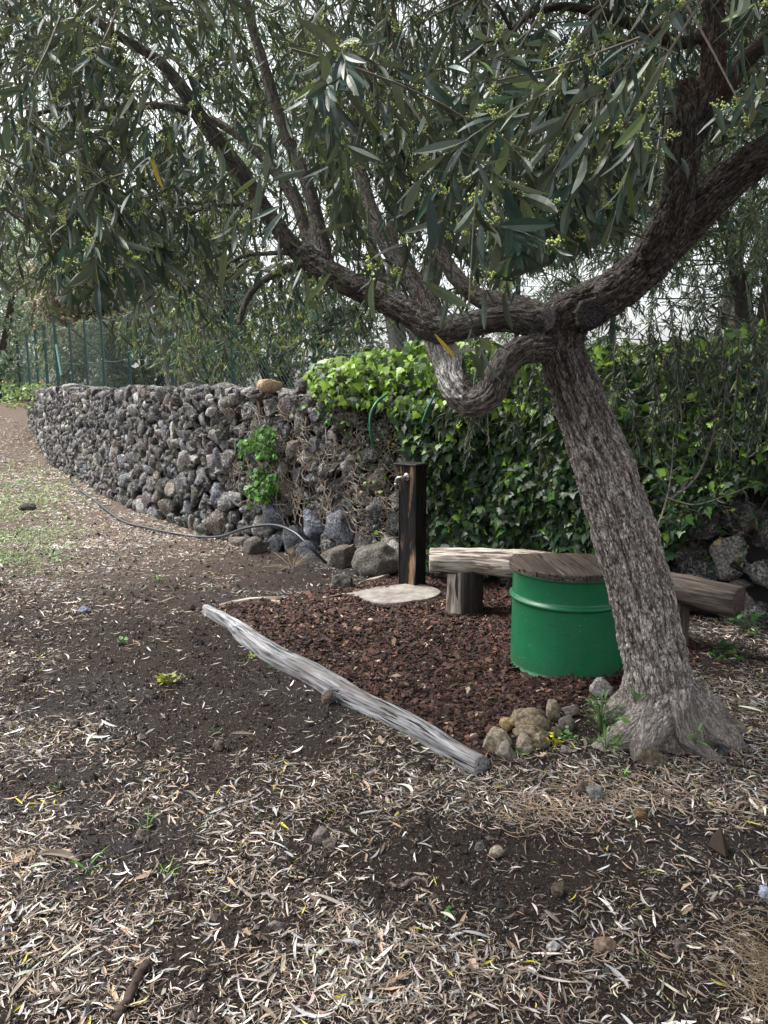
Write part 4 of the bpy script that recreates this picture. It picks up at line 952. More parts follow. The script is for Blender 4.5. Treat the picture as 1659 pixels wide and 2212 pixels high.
# sprays added over the sitting place, mostly above the frame, to shade the ivy
n = 620; bx = np.stack([rng.uniform(.0, 5.4, n), rng.uniform(.2, 5.6, n), rng.uniform(3.4, 4.8, n)], 1); a = rng.uniform(0, 6.28, n)
tw, stem, Lt = sprays(bx, np.stack([np.cos(a), np.sin(a), rng.uniform(-.5, .3, n)], 1), rng.uniform(.5, .9, n), 6, .30, .08)
crown.addtw(tw, Lt, stem, .085, .034, 3, False, cull=cull, k=1.4)
# unseen sprays overhead and beside, added above the frame for shade
region(170, -700, 2400, -900, -120, 1.6, 4.4, .6, 5, .28, .060, .032, 3, True, .2, .4)
region(260, 900, 2900, -1500, -100, 2.0, 5.2, .7, 6, .30, .085, .036, 3, False, .0, .3)
crown.build(troot, mOlive)

# ------------------------------------------------------------------ trees and shrubs behind
def bgtree(name, loc, trunkrows, clumps, leafL, colk, label, cat, group, n_each=26, mat=None, colf=None, thin=.1, ns=3, zmin=1.1, stemc=(.13, .115, .10), cullf=None, buds=0., rt=.0022, dup_=.45):
    root = empty(name, loc, label, cat, group)
    q = Acc(); tips = []
    for rows in trunkrows:
        c = crom(rows, 6); Vt, Ft, G = tube(c[:, :3], c[:, 3], 8); q.add(Vt, Ft, np.array(stemc))
        tips.append(c[:, :3])
    q.build('trunk', mBarkFar, root, sm=True)
    tips = np.vstack(tips); A = Acc(); T = Acc()
    C = np.array(clumps); C = np.vstack([C, C[rng.random(len(C)) < dup_] + np.r_[rng.normal(size=3) * .2, 0]]) if dup_ else C; n = len(C); P = []; Y = []; 
    D = norm(rng.normal(size=(n, 3)) + [0, 0, .3]); ln = C[:, 3] * 1.6
    tw, stem, Lt = sprays(C[:, :3] - D * ln[:, None] * .5, D, ln, 6, float(np.mean(C[:, 3])) * .85, leafL, spread=1.1)
    gap = float(np.mean(Lt)) / max(3, n_each / 2)
    p, Yv, Z, Lf = twigleaves(tw, Lt, leafL, gap)
    keep = p[:, 2] > zmin
    if cullf is not None: keep &= cullf(p)
    p, Yv, Z, Lf = p[keep], Yv[keep], Z[keep], Lf[keep]; m = len(p)
    V, Fs, per = leaves(p, Yv, Z, Lf, Lf * thin * rng.uniform(.8, 1.3, m), ns, False, rng.uniform(0, .3, m), 0., 0.)
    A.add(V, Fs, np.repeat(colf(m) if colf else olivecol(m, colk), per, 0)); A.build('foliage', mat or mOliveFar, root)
    C2 = []
    for c in C[:, :3][rng.random(n) < .3]:
        j = np.argmin(np.linalg.norm(tips - c, axis=1) + rng.uniform(0, .5, len(tips))); C2.append(crom([tips[j], (tips[j] + c) / 2 + rng.normal(size=3) * .08, c], 3))
    C2 = np.array(C2); V, Fs = tubes(C2, np.linspace(.008, .003, C2.shape[1])[None] * np.ones((len(C2), 1)) * (rt / .0022), 4); T.add(V, Fs, np.array(stemc))
    r = np.linspace(2.4, 1, 6)[None] * rt * np.ones((len(stem), 1)); V, Fs = tubes(stem, r, 3); T.add(V, Fs, np.array(stemc))
    V, Fs = tubes(tw, np.full(tw.shape[:2], rt * .55)); T.add(V, Fs, np.array(stemc)); T.build('branches', mBarkFar, root)
    return root
def ball(n, c, r, rc, hollow=.3):
    d = norm(rng.normal(size=(n, 3))); k = rng.uniform(hollow, 1, (n, 1)) ** .6; P = np.array(c) + d * k * np.array(r)
    return np.hstack([P, rng.uniform(.8, 1.2, (n, 1)) * rc])
def mkcol(base, sat=.12, lum=.3):
    base = np.array(base)
    return lambda n: base * rng.lognormal(0, lum, (n, 1)) * (1 + sat * rng.normal(size=(n, 3)))
def trunkset(x, y, z0, h, r, n=3, sp=.8):
    out = []
    for i in range(n):
        a = rng.uniform(0, 6.28); d = np.array([math.cos(a), math.sin(a)]) * sp
        P = [(x, y, z0, r), (x + d[0] * .25 + rng.normal() * .05, y + d[1] * .25, z0 + h * .35, r * .7), (x + d[0] * .6, y + d[1] * .6, z0 + h * .65, r * .5), (x + d[0], y + d[1], z0 + h, r * .25)]
        out.append(P)
    return out
GB = 'olive trees on the terrace behind the wall'  # these olive crowns get brightened leaf colours in place of backlight
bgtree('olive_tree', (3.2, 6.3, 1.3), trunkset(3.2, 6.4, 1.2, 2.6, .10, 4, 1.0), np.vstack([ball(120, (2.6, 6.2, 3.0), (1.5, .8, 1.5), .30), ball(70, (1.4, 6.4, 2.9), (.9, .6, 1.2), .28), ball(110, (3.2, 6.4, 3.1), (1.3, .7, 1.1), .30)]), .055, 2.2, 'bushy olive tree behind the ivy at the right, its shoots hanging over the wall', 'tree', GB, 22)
bgtree('olive_tree', (.3, 9.5, 1.3), trunkset(.3, 9.5, 1.2, 4.2, .12, 4, 1.4), ball(200, (.2, 9.6, 5.2), (2.3, 1.4, 2.2), .42), .060, 4.5, 'tall olive tree with backlight coloured into its leaves, rising behind the fence near the middle', 'tree', GB, 20)
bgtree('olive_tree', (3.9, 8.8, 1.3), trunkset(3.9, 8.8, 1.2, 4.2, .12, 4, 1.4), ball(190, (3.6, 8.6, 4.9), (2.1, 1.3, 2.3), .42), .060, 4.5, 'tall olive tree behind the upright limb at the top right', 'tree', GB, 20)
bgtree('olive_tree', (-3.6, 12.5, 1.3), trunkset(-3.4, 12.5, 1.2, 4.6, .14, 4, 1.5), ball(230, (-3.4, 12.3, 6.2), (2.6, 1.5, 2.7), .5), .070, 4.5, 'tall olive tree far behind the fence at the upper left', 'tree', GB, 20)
# dark scrub behind the fence
bgtree('wild_shrub', (-1.5, 10.6, 1.3), trunkset(-1.5, 10.6, 1.2, 3.0, .06, 7, 1.2), np.vstack([ball(130, (-1.4, 10.6, 2.3), (1.7, .6, .9), .34), ball(50, (-2.4, 10.8, 3.5), (1.2, .6, .9), .34)]), .045, 1, 'dense dark green scrub with thin dark stems behind the fence', 'shrub', None, 26, colf=mkcol((.13, .16, .085), .15, .55), thin=.3, stemc=(.05, .042, .04))
bgtree('wild_shrub', (1.5, 12.5, 1.3), trunkset(1.0, 12.5, 1.2, 2.6, .05, 7, 1.6), ball(90, (.9, 12.5, 2.5), (1.9, .6, 1.3), .40), .05, 1, 'thin half bare scrub against the sky above the bright ivy', 'shrub', None, 12, colf=mkcol((.10, .105, .06), .15, .35), thin=.26, stemc=(.10, .085, .07))
bgtree('wild_shrub', (-8.2, 23, 1.2), trunkset(-8.2, 23, 1.2, 4.4, .10, 7, 2.2), ball(210, (-8.3, 23, 4.6), (2.7, .9, 1.8), .6), .10, 1, 'brownish scrub tree with thin crown behind the far fence posts', 'tree', None, 20, colf=mkcol((.30, .27, .20), .10, .4), thin=.28, stemc=(.10, .07, .05), rt=.005)
bgtree('wild_shrub', (-6.4, 19.5, 1.2), trunkset(-6.2, 19.5, 1.2, 1.8, .07, 6, 1.8), ball(170, (-6.0, 19.8, 2.3), (2.9, .8, 1.15), .5), .085, 1, 'low dark scrub behind the green fence netting at the left', 'shrub', None, 24, colf=mkcol((.09, .11, .06), .15, .45), thin=.3, stemc=(.05, .04, .04), rt=.004)
bgtree('pale_tree', (-13.5, 26, 1), trunkset(-13.5, 26, .8, 5, .16, 5, 2.4), ball(230, (-13.3, 25.4, 4.1), (3.4, 1.0, 3.4), .75), .12, 1, 'pale grey green leafy tree at the far left edge beyond the wall end', 'tree', None, 15, colf=mkcol((.42, .54, .40), .06, .35), thin=.28, stemc=(.12, .10, .09), rt=.005, zmin=1.0)
bgtree('pale_tree', (-18.5, 34, 1), trunkset(-18.5, 34, .8, 7, .2, 5, 3), ball(260, (-17.0, 34, 6.6), (6, 2, 4.4), 1.0), .15, 1, 'tall pale tree farthest away at the left behind the brown scrub', 'tree', None, 22, colf=mkcol((.36, .44, .32), .08, .3), thin=.28, stemc=(.12, .10, .09), rt=.006)
bgtree('wild_shrub', (5.8, 6.6, 1.3), trunkset(5.6, 6.6, 1.2, 2.2, .05, 5, 1.2), ball(110, (5.2, 6.6, 2.6), (1.6, .9, 1.3), .36), .05, 1, 'dark scrub behind the wall at the right edge beyond the ivy', 'shrub', None, 22, colf=mkcol((.045, .065, .035), .15, .35), thin=.22, stemc=(.06, .05, .04))
# hanging shoots before the ivy at the right (suckers of the leaning tree)
suck = empty('olive_shoots', (1.45, 3.6, 0), 'slender grey green olive shoots hanging in front of the ivy right of the trunk', 'shoots')
cr = Crown()
def shoot(rows, r0_, leafL, nt_, k=1.):
    P = crom([at(*r) for r in rows], 6); Vt, Ft, G = tube(P, np.linspace(r0_, .0016, len(P)), 6); cr.T.add(Vt, Ft, np.array([.20, .185, .16]))
    st = P[rng.integers(2, len(P) - 1, nt_)]; d = norm(norm(P[-1] - P[0]) * .6 + rng.normal(size=(nt_, 3)) * .8); L = rng.uniform(.08, .22, nt_)
    tt = np.linspace(0, 1, 5); tw = st[:, None] + d[:, None] * (L[:, None] * tt)[..., None]; tw[:, :, 2] -= .2 * L[:, None] * tt ** 2
    own = P[np.linspace(1, len(P) - 1, 5).astype(int)][None]; tw = np.vstack([tw, own]); L = np.r_[L, np.linalg.norm(P[-1] - P[0])]
    cr.addtw(tw[:-1], L[:-1], np.zeros((0, 6, 3)), leafL, .024, 4, True, k=k, buds=.25, cull=lambda q: np.ones(len(q), bool))
    cr.addtw(tw[-1:], L[-1:], np.zeros((0, 6, 3)), leafL, .024, 4, True, k=k, cull=lambda q: np.ones(len(q), bool))
shoot([(1412, 1160, 3.35), (1438, 1085, 3.5), (1450, 1020, 3.6), (1455, 940, 3.7)], .006, .055, 5)
shoot([(1438, 1085, 3.5), (1500, 1035, 3.5), (1535, 960, 3.5), (1552, 870, 3.5), (1560, 790, 3.5), (1565, 720, 3.5)], .0065, .055, 7)
shoot([(1440, 1075, 3.5), (1500, 1090, 3.4), (1570, 1070, 3.3), (1620, 1050, 3.25)], .004, .050, 3)
shoot([(1545, 905, 3.5), (1520, 840, 3.55), (1480, 760, 3.6), (1440, 690, 3.7)], .004, .055, 6)
for i in range(24):
    x = rng.uniform(1320, 1720); y = rng.uniform(600, 820); Y = rng.uniform(3.5, 4.6); dx = rng.uniform(-60, 60)
    shoot([(x, y - 60, Y), (x + dx * .5, y + 60, Y - .05), (x + dx, y + rng.uniform(120, 240), Y - .12)], .0035, .052, 6, .9)
for i in range(15):
    x = rng.uniform(960, 1300); y = rng.uniform(820, 880); Y = rng.uniform(3.9, 4.5); dx = rng.uniform(-70, 70)
    shoot([(x, y - 90, Y), (x + dx * .5, y, Y), (x + dx, y + rng.uniform(60, 160), Y - .08)], .003, .050, 5, .9)
for i in range(8):
    x = rng.uniform(1560, 1720); y = rng.uniform(800, 900); Y = rng.uniform(2.9, 3.5); dx = rng.uniform(-70, 20)
    shoot([(x, y - 120, Y), (x + dx * .5, y, Y), (x + dx, y + rng.uniform(60, 190), Y - .08)], .003, .056, 4, 1.)
cr.build(suck, mOlive)

# ------------------------------------------------------------------ ivy
t_ = np.array([(0, 0), (.16, -.04), (.34, .06), (.50, .22), (.30, .34), (.36, .52), (.18, .58), (0, 1.0), (-.18, .58), (-.36, .52), (-.30, .34), (-.50, .22), (-.34, .06), (-.16, -.04)])
IVT = np.vstack([[(0, .35)], t_]); IVF = np.array([[0, i, i + 1] for i in range(1, 14)] + [[0, 14, 1]])
def ivyleaves(P, Y, Z, sz, col):
    Y = norm(Y); X = norm(np.cross(Y, Z)); Z = np.cross(X, Y); m = len(P)
    cz = -.16 * np.abs(IVT[:, 0]) - .18 * IVT[:, 1] ** 2 + .05; jx = 1 + .18 * rng.normal(size=(m, 1))
    q = rng.uniform(-.5, 1.4, (m, 1))
    V = P[:, None] + (X[:, None] * (IVT[None, :, 0] * jx)[..., None] + Y[:, None] * IVT[None, :, 1, None] + Z[:, None] * (cz[None] * q)[..., None]) * sz[:, None, None]
    f = IVF[None] + (np.arange(m) * 15)[:, None, None]
    return V.reshape(-1, 3), [f.reshape(-1, 3)], np.repeat(col, 15, 0)
def ivygen(n, dens, smin, smax, zmax, szr, offr, colf, back=False):
    s = rng.uniform(smin, smax, n); z = rng.uniform(.0, 1, n) * zmax
    bul = .10 + .10 * vn(np.stack([s * 1.6, z * 1.8, 0 * s], 1), 91) + .05 * vn(np.stack([s * 5, z * 5, 0 * s], 1), 92)
    off = offr[0] + rng.uniform(0, 1, n) ** .7 * (offr[1] + np.maximum(bul, 0))
    hi = z > 1.42; off = np.where(hi, rng.uniform(-.55, .16, n) * (1 if back else .4) + .05, off); z = np.where(hi, z + .16 * vn(P3(s * 2.1, off * 3), 93) - .03, z)
    P = wpos(s, z, off); x, y, _ = proj(P); k = rng.random(n) < dens(s, z, x, y); P = P[k]; s = s[k]; z = z[k]; off = off[k]; m = len(P)
    N0 = wnorm(s); lay = smooth(1.38, 1.6, z)[:, None]
    N0 = norm(N0 * (1 - .6 * lay) + np.array([0, 0, 1]) * (.35 + .7 * lay) + rng.normal(size=(m, 3)) * .42)
    Y = norm(np.array([0, 0, -1.]) + rng.normal(size=(m, 3)) * .55 + wnorm(s) * .3)
    sz = rng.uniform(szr[0], szr[1], m) * rng.uniform(.7, 1.15, m)
    return ivyleaves(P, Y, N0, sz, colf(s, z, off, m))
def ivycol(s, z, off, m):
    r = rng.random(m) + .0; c = np.array([.011, .031, .012]) * rng.lognormal(0, .4, (m, 1)) * (1 + .08 * rng.normal(size=(m, 3)))
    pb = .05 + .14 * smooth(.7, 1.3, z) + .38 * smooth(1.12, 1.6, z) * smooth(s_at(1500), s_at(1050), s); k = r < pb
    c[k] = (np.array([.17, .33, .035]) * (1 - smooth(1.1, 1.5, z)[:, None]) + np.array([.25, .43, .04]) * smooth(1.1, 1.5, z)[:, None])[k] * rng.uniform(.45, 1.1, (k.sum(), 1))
    k2 = (r >= pb) & (r < pb + .18); c[k2] = np.array([.045, .10, .022]) * rng.uniform(.7, 1.3, (k2.sum(), 1)); return c
MAINP = [(672, 812), (690, 780), (760, 765), (900, 730), (960, 640), (1300, 600), (1800, 560), (2300, 500), (2300, 1600), (1900, 1120), (1660, 1060), (1600, 1040), (1520, 1100), (1470, 1150), (1440, 1215), (1250, 1215), (1080, 1205), (940, 1215), (915, 1120), (905, 1000), (872, 940), (845, 890), (790, 868), (720, 870), (690, 850)]
def dmain(s, z, x, y): return inside(MAINP, x + 12 * vn(P3(s * 7, z * 7), 5), y + 16 * vn(P3(s * 6, z * 6), 6)) * 1.
sA, sB = 0.0, s_at(600)
q = Acc()
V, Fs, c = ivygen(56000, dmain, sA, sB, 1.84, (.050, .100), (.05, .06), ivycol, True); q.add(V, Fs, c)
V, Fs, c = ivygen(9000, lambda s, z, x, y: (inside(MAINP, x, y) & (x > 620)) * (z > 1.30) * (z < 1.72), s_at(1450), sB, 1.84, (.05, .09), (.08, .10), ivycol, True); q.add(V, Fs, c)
LOW = [(690, 850), (800, 860), (880, 930), (920, 1010), (930, 1250), (830, 1240), (800, 1180), (770, 1010), (720, 900)]
def ivycol2(s, z, off, m):
    c = ivycol(s, z * .9, off, m); k = rng.random(m) < .10; c[k] = np.array([.45, .30, .08]) * rng.uniform(.3, 1, (k.sum(), 1)); return c
V, Fs, c = ivygen(16000, lambda s, z, x, y: inside(LOW, x, y) * np.clip(.30 + .55 * vn(P3(s * 4, z * 4), 8), 0, 1), sA, sB, 1.6, (.030, .055), (.0, .04), ivycol2); q.add(V, Fs, c)
RGT = [(1470, 1000), (1700, 940), (1800, 1500), (1600, 1420), (1500, 1330), (1440, 1220)]
V, Fs, c = ivygen(9000, lambda s, z, x, y: inside(RGT, x, y) * np.clip(.06 + .35 * vn(P3(s * 3, z * 3), 9), 0, 1), sA, s_at(1300), 1.4, (.03, .06), (.0, .03), ivycol2); q.add(V, Fs, c)
iroot = empty('ivy', wpos(s_at(1150), 0, .1), 'thick ivy curtain covering the wall behind the bench, lime green along its top', 'ivy')
q.build('foliage', mIvy, iroot)
def vines(n, poly, s0, s1, zr, steps, stepl, r0_, updown=.5):
    out = []
    while len(out) < n:
        s = rng.uniform(s0, s1); z = rng.uniform(*zr); P = []; a = rng.uniform(0, 6.28) if rng.random() > updown else rng.choice([1.57, -1.57]) + rng.normal() * .4
        for _ in range(steps):
            a += rng.normal() * .5; s += math.cos(a) * stepl; z += math.sin(a) * stepl; z = min(max(z, .02), 1.45)
            P.append(wpos(s, z, .045 + .02 * rng.random() + .02 * math.sin(s * 20)))
        P = np.array(P); x, y, _ = proj(P)
        if inside(poly, x, y).mean() > .6: out.append(P)
    P = np.array(out); r = np.linspace(1, .5, steps)[None] * rng.uniform(.5, 1.5, (n, 1)) * r0_; return tubes(P, r, 4)
VP = [(560, 850), (700, 860), (850, 880), (930, 1000), (950, 1240), (820, 1230), (760, 1130), (560, 1120), (500, 1050), (510, 960)]
q = Acc(); V, Fs = vines(150, [(640, 850), (2000, 700), (2000, 1250), (930, 1230)], .5, s_at(640), (.05, 1.45), 12, .06, .0045); q.add(V, Fs, np.array([.10, .08, .06])); q.build('stems', mTwig, iroot)
q = Acc(); V, Fs = vines(420, VP, s_at(1000), s_at(480), (.1, 1.45), 9, .035, .0030, .2); q.add(V, Fs, np.array([.36, .31, .25]) * (.5 + .9 * rng.random((len(V) // 36, 1))).repeat(36, 0)[:len(V)])
V, Fs = vines(60, VP, s_at(1000), s_at(480), (.1, 1.45), 14, .05, .006, .4); q.add(V, Fs, np.array([.20, .16, .125]))
o = q.build('dead_vines', mTwig); tag(o, 'tangle of dry brown ivy stems clinging to the wall left of the water post', 'dead vines')
PAT = [(525, 955), (560, 925), (585, 920), (590, 960), (600, 1000), (590, 1060), (575, 1085), (540, 1090), (530, 1050), (545, 1010), (520, 990)]
def patcol(s, z, off, m): return np.array([.05, .145, .022]) * rng.lognormal(0, .55, (m, 1)) * (1 + .08 * rng.normal(size=(m, 3)))
def patch(poly, n, szr, lab, name='ivy'):
    xs = [p[0] for p in poly]; V, Fs, c = ivygen(n, lambda s, z, x, y: inside(poly, x + 14 * vn(P3(s * 17, z * 17), 5), y + 12 * vn(P3(s * 16, z * 16), 6)) * (vn(P3(s * 13, z * 13), 12) > -.25), s_at(max(xs)) - .3, s_at(min(xs)) + .3, 1.6, szr, (.02, .08), patcol)
    o = mk(name, V, Fs, mIvy, None, c); tag(o, lab, 'ivy')
patch(PAT, 9000, (.035, .065), 'bright green ivy patch growing alone on the middle of the stone wall')
patch([(635, 872), (662, 866), (668, 885), (640, 895)], 7000, (.03, .05), 'tiny ivy sprig just below the wall top left of the big ivy')
patch([(692, 880), (722, 878), (728, 905), (705, 915)], 6000, (.03, .05), 'small ivy sprig on the wall under the lime green ivy edge')
# ground creepers at the wall foot right
def plantlet(name, px, py, n, spread, h, szr, col, lab, cat='weed', kind='ivy', base=None, zb=None):
    g = gnd(px, py) if base is None else np.array(base); g[2] = Hs(g[0], g[1]) if zb is None else zb
    a = rng.uniform(0, 6.28, n); r = rng.uniform(.1, 1, n) * spread; P = g + np.stack([np.cos(a) * r, np.sin(a) * r, rng.uniform(.15, 1, n) * h], 1)
    Y = np.stack([np.cos(a), np.sin(a), rng.uniform(-.3, 1.0 if kind == 'ivy' else 2.2, n)], 1); Z = np.stack([-np.cos(a) * .4, -np.sin(a) * .4, np.ones(n)], 1) + rng.normal(size=(n, 3)) * .3
    cc_ = np.array(col) * rng.lognormal(0, .25, (n, 1)); q = Acc()
    if kind == 'ivy':
        V, Fs, c = ivyleaves(P, Y, Z, rng.uniform(*szr, n), cc_); q.add(V, Fs, c)
    else:
        L = rng.uniform(*szr, n); P = P if kind == 'leafy' else g + np.stack([np.cos(a) * r * .3, np.sin(a) * r * .3, 0 * a], 1)
        V, Fs, per = leaves(P, Y, Z, L, L * (.13 if kind == 'leafy' else (.008 if name == 'dry_tuft' else .035)), 5, True, .25, 0., .3); q.add(V, Fs, np.repeat(cc_, per, 0))
    if kind != 'grass':
        gb = np.stack([np.repeat(g[None], n, 0), (g + P) / 2 + [0, 0, .2 * h], P], 1); V, Fs = tubes(gb, np.full((n, 3), .0009)); q.add(V, Fs, np.array(col) * .8)
    o = q.build(name, mGrass if kind != 'ivy' else mIvy); return tag(o, lab, cat)
plantlet('weed', 362, 1480, 26, .055, .06, (.022, .036), (.26, .27, .04), 'yellow green lobed weed alone on the bare soil left of the timber')
plantlet('weed', 1198, 1622, 16, .03, .07, (.012, .02), (.5, .5, .03), 'small yellow flowered weed beside the rock pile')
plantlet('weed', 1222, 1604, 16, .035, .05, (.014, .024), (.10, .30, .06), 'tiny clover like green weed between the rock pile and the tree')
plantlet('weed', 1113, 1636, 9, .012, .03, (.03, .07), (.12, .32, .05), 'upright green grass sprout before the rock pile', kind='grass')
plantlet('weed', 346, 1298 - 38, 22, .05, .05, (.018, .03), (.16, .22, .08), 'low pale weed growing in the middle of the path')
plantlet('weed', 265, 1396, 14, .03, .04, (.015, .025), (.15, .30, .10), 'small green sprout on the left of the bare soil')
plantlet('weed', 318, 1786, 9, .012, .03, (.03, .075), (.10, .30, .05), 'green grass sprout behind the dark brown stone', kind='grass')
plantlet('weed', 188, 1870, 10, .02, .03, (.04, .10), (.13, .33, .05), 'bright grass tuft in the lower left litter', kind='grass')
plantlet('weed', 357, 1885, 7, .012, .03, (.03, .07), (.15, .38, .05), 'tiny bright grass blade cluster in the lower left litter', kind='grass')
plantlet('weed', 130, 1700, 14, .04, .03, (.03, .06), (.08, .17, .05), 'dull green grass tuft on the left soil', kind='grass')
plantlet('weed', 62, 1610, 14, .04, .03, (.03, .06), (.08, .17, .05), 'dull green grass tuft near the left edge', kind='grass')
plantlet('weed', 966, 1972, 9, .02, .02, (.012, .02), (.10, .26, .06), 'tiny green seedling in the middle foreground')
plantlet('weed', 465, 1578, 9, .02, .02, (.012, .02), (.08, .22, .09), 'tiny bluish green seedling on the bare soil', kind='leafy')
plantlet('weed', 1345, 1692, 9, .012, .02, (.015, .03), (.10, .27, .05), 'tiny green sprout in the litter below the tree roots', kind='leafy')
plantlet('weed', 545, 1420, 10, .02, .03, (.012, .02), (.25, .36, .04), 'little yellow green seedling along the outer side of the timber')
plantlet('weed', 580, 1440, 14, .03, .02, (.02, .04), (.08, .19, .06), 'little grassy tuft along the outer side of the timber', kind='grass')
plantlet('weed', 1392, 2070, 7, .02, .02, (.02, .05), (.13, .28, .05), 'green blades beside the straw in the right foreground', kind='grass')
for px, py, Y, hh, n_, lb in ((1300, 1560, 2.80, .14, 70, 'leafy olive suckers sprouting at the left foot of the trunk'), (1310, 1600, 2.74, .07, 34, 'low bright green suckers at the very base of the trunk'), (1372, 1500, 2.84, .04, 12, 'single small green shoot on the left flank of the trunk'), (1503, 1590, 2.72, .06, 12, 'small green shoot growing between the right roots')):
    g = at(px, py, Y); plantlet('sucker', 0, 0, n_, .075 if n_ > 20 else .02, hh, (.025, .042), (.10, .19, .06), lb, 'sucker', 'leafy', g, g[2] - .04)
g = at(1360, 1570, 2.78); plantlet('weed', 0, 0, 1, .01, .02, (.05, .055), (.22, .42, .10), 'single round pale green leaf against the foot of the trunk', base=g, zb=g[2])
plantlet('weed', 1560, 1415, 16, .12, .06, (.04, .06), (.04, .13, .03), 'low ivy leaves on the ground behind the right bench leg')
plantlet('weed', 1600, 1350, 30, .18, .12, (.04, .06), (.04, .12, .03), 'young ivy creeping on the wall foot at the right edge')
plantlet('weed', 330, 1148, 22, .06, .06, (.02, .04), (.20, .24, .05), 'yellowish weed rooted in the wall foot', kind='grass')
plantlet('weed', 500, 1140, 60, .12, .16, (.02, .035), (.15, .20, .05), 'pale green bushy weed growing from the wall foot by the hose', kind='leafy')
plantlet('dry_tuft', 632, 1225, 26, .10, .05, (.15, .32), (.42, .33, .22), 'tuft of dry straw coloured grass near the end of the black hose', 'dry grass', 'grass')
# flowers on the far end of the wall
g = at(58, 838, 18.0); q = Acc(); n = 300; P = g + np.stack([rng.normal(size=n) * .36, rng.normal(size=n) * .3, rng.uniform(-.5, .10, n)], 1)
V, Fs, c = ivyleaves(P, rng.normal(size=(n, 3)), norm(rng.normal(size=(n, 3)) + [0, -.5, 1]), rng.uniform(.05, .10, n), np.array([.14, .24, .05]) * rng.lognormal(0, .3, (n, 1))); q.add(V, Fs, c)
fl = P[rng.random(n) < .06] + [0, -.05, .06]; V, Fs, per = blobs(fl, .026 * np.ones((len(fl), 3))); q.add(V, Fs, np.where(rng.random((len(fl), 1)) < .3, [[.7, .16, .02]], [[.7, .5, .03]]).repeat(per, 0))
o = q.build('flowering_plant', mIvy); tag(o, 'orange and yellow flowering plants spilling over the far end of the wall', None, kind='stuff')

# ------------------------------------------------------------------ bark mulch
MU = np.array([gnd(*p)[:2] for p in ((462, 1318), (560, 1380), (700, 1462), (800, 1520), (930, 1590), (1040, 1645), (1075, 1610), (1130, 1580), (1190, 1550), (1260, 1530), (1320, 1500), (1400, 1470), (1500, 1440), (1520, 1400), (1480, 1370), (1300, 1300), (1100, 1262), (940, 1245), (850, 1246), (760, 1268), (690, 1278), (600, 1298), (500, 1306))])
def mh(x, y):
    """mulch surface height above 0: a low mound"""
    return H(x, y) + .006 + .012 * vn(P3(x * 4, y * 4), 41)
def sample_poly(poly, n):
    lo, hi = poly.min(0), poly.max(0); P = rng.uniform(lo, hi, (int(n * 2.6), 2)); return P[inside(poly, P[:, 0], P[:, 1])][:n]
ax = np.arange(-1.6, 2.6, .03); ay = np.arange(2.4, 6.2, .03); AX, AY = np.meshgrid(ax, ay); k = inside(MU, AX.ravel(), AY.ravel()).reshape(AX.shape)
idx = np.arange(AX.size).reshape(AX.shape); kk = k[:-1, :-1] & k[1:, :-1] & k[:-1, 1:] & k[1:, 1:]
f = np.stack([idx[:-1, :-1], idx[:-1, 1:], idx[1:, 1:], idx[1:, :-1]], -1)[kk]
q = Acc(); V = np.stack([AX.ravel(), AY.ravel(), mh(AX.ravel(), AY.ravel()) - .002], 1); used = np.unique(f); re = np.zeros(len(V), int); re[used] = np.arange(len(used))
q.add(V[used], [re[f]], np.array([.022, .012, .010]))
def chips(P, z, sz, col, tilt=.35, thick=.18):
    m = len(P); o = np.array([[-1, -.7, -1], [1, -1, -1], [.8, 1, -1], [-1, .8, -1], [-.9, -.6, 1], [.9, -.9, 1], [.7, .9, 1], [-.8, .7, 1.]])
    o = o[None] * (1 + .3 * rng.normal(size=(m, 8, 3))); L = sz; Wd = sz * rng.uniform(.2, .6, m); Tk = np.minimum(sz * thick, .006) * rng.uniform(.5, 1.5, m)
    o = o * np.stack([L, Wd, Tk], 1)[:, None] / 2; a = rng.uniform(0, 6.28, m); b_ = rng.normal(size=m) * tilt; c_ = rng.normal(size=m) * tilt
    x, y, zz = o[..., 0], o[..., 1], o[..., 2]
    y, zz = y * np.cos(c_)[:, None] - zz * np.sin(c_)[:, None], y * np.sin(c_)[:, None] + zz * np.cos(c_)[:, None]
    x, zz = x * np.cos(b_)[:, None] + zz * np.sin(b_)[:, None], -x * np.sin(b_)[:, None] + zz * np.cos(b_)[:, None]
    x, y = x * np.cos(a)[:, None] - y * np.sin(a)[:, None], x * np.sin(a)[:, None] + y * np.cos(a)[:, None]
    V = np.stack([x + P[:, :1], y + P[:, 1:2], zz + z[:, None]], -1).reshape(-1, 3)
    fb = np.array([[3, 2, 1, 0], [4, 5, 6, 7], [0, 1, 5, 4], [1, 2, 6, 5], [2, 3, 7, 6], [3, 0, 4, 7]])
    return V, [(fb[None] + (np.arange(m) * 8)[:, None, None]).reshape(-1, 4)], np.repeat(col, 8, 0)
P = sample_poly(MU, 30000); P = P[~inside(np.array([gnd(*p)[:2] for p in ((752, 1291), (790, 1281), (850, 1274), (905, 1270), (952, 1284), (930, 1299), (895, 1304), (845, 1308), (800, 1304))]), P[:, 0], P[:, 1])]; P = P[np.hypot(P[:, 0] - dc[0], P[:, 1] - dc[1]) > .30]; m = len(P)
col = np.array([.040, .019, .014]) * rng.lognormal(0, .6, (m, 1)) * (1 + .12 * rng.normal(size=(m, 3))); r = rng.random(m)
col[r < .07] = np.array([.16, .082, .055]) * rng.uniform(.6, 1.3, ((r < .07).sum(), 1)); col[r > .985] = np.array([.42, .33, .25]) * rng.uniform(.6, 1.2, ((r > .985).sum(), 1))
near_ = P[:, 1] < 4.4
V, Fs, c = chips(P, mh(P[:, 0], P[:, 1]) + rng.uniform(0, .012, m), rng.lognormal(-3.75, .45, m), col); q.add(V, Fs, c)
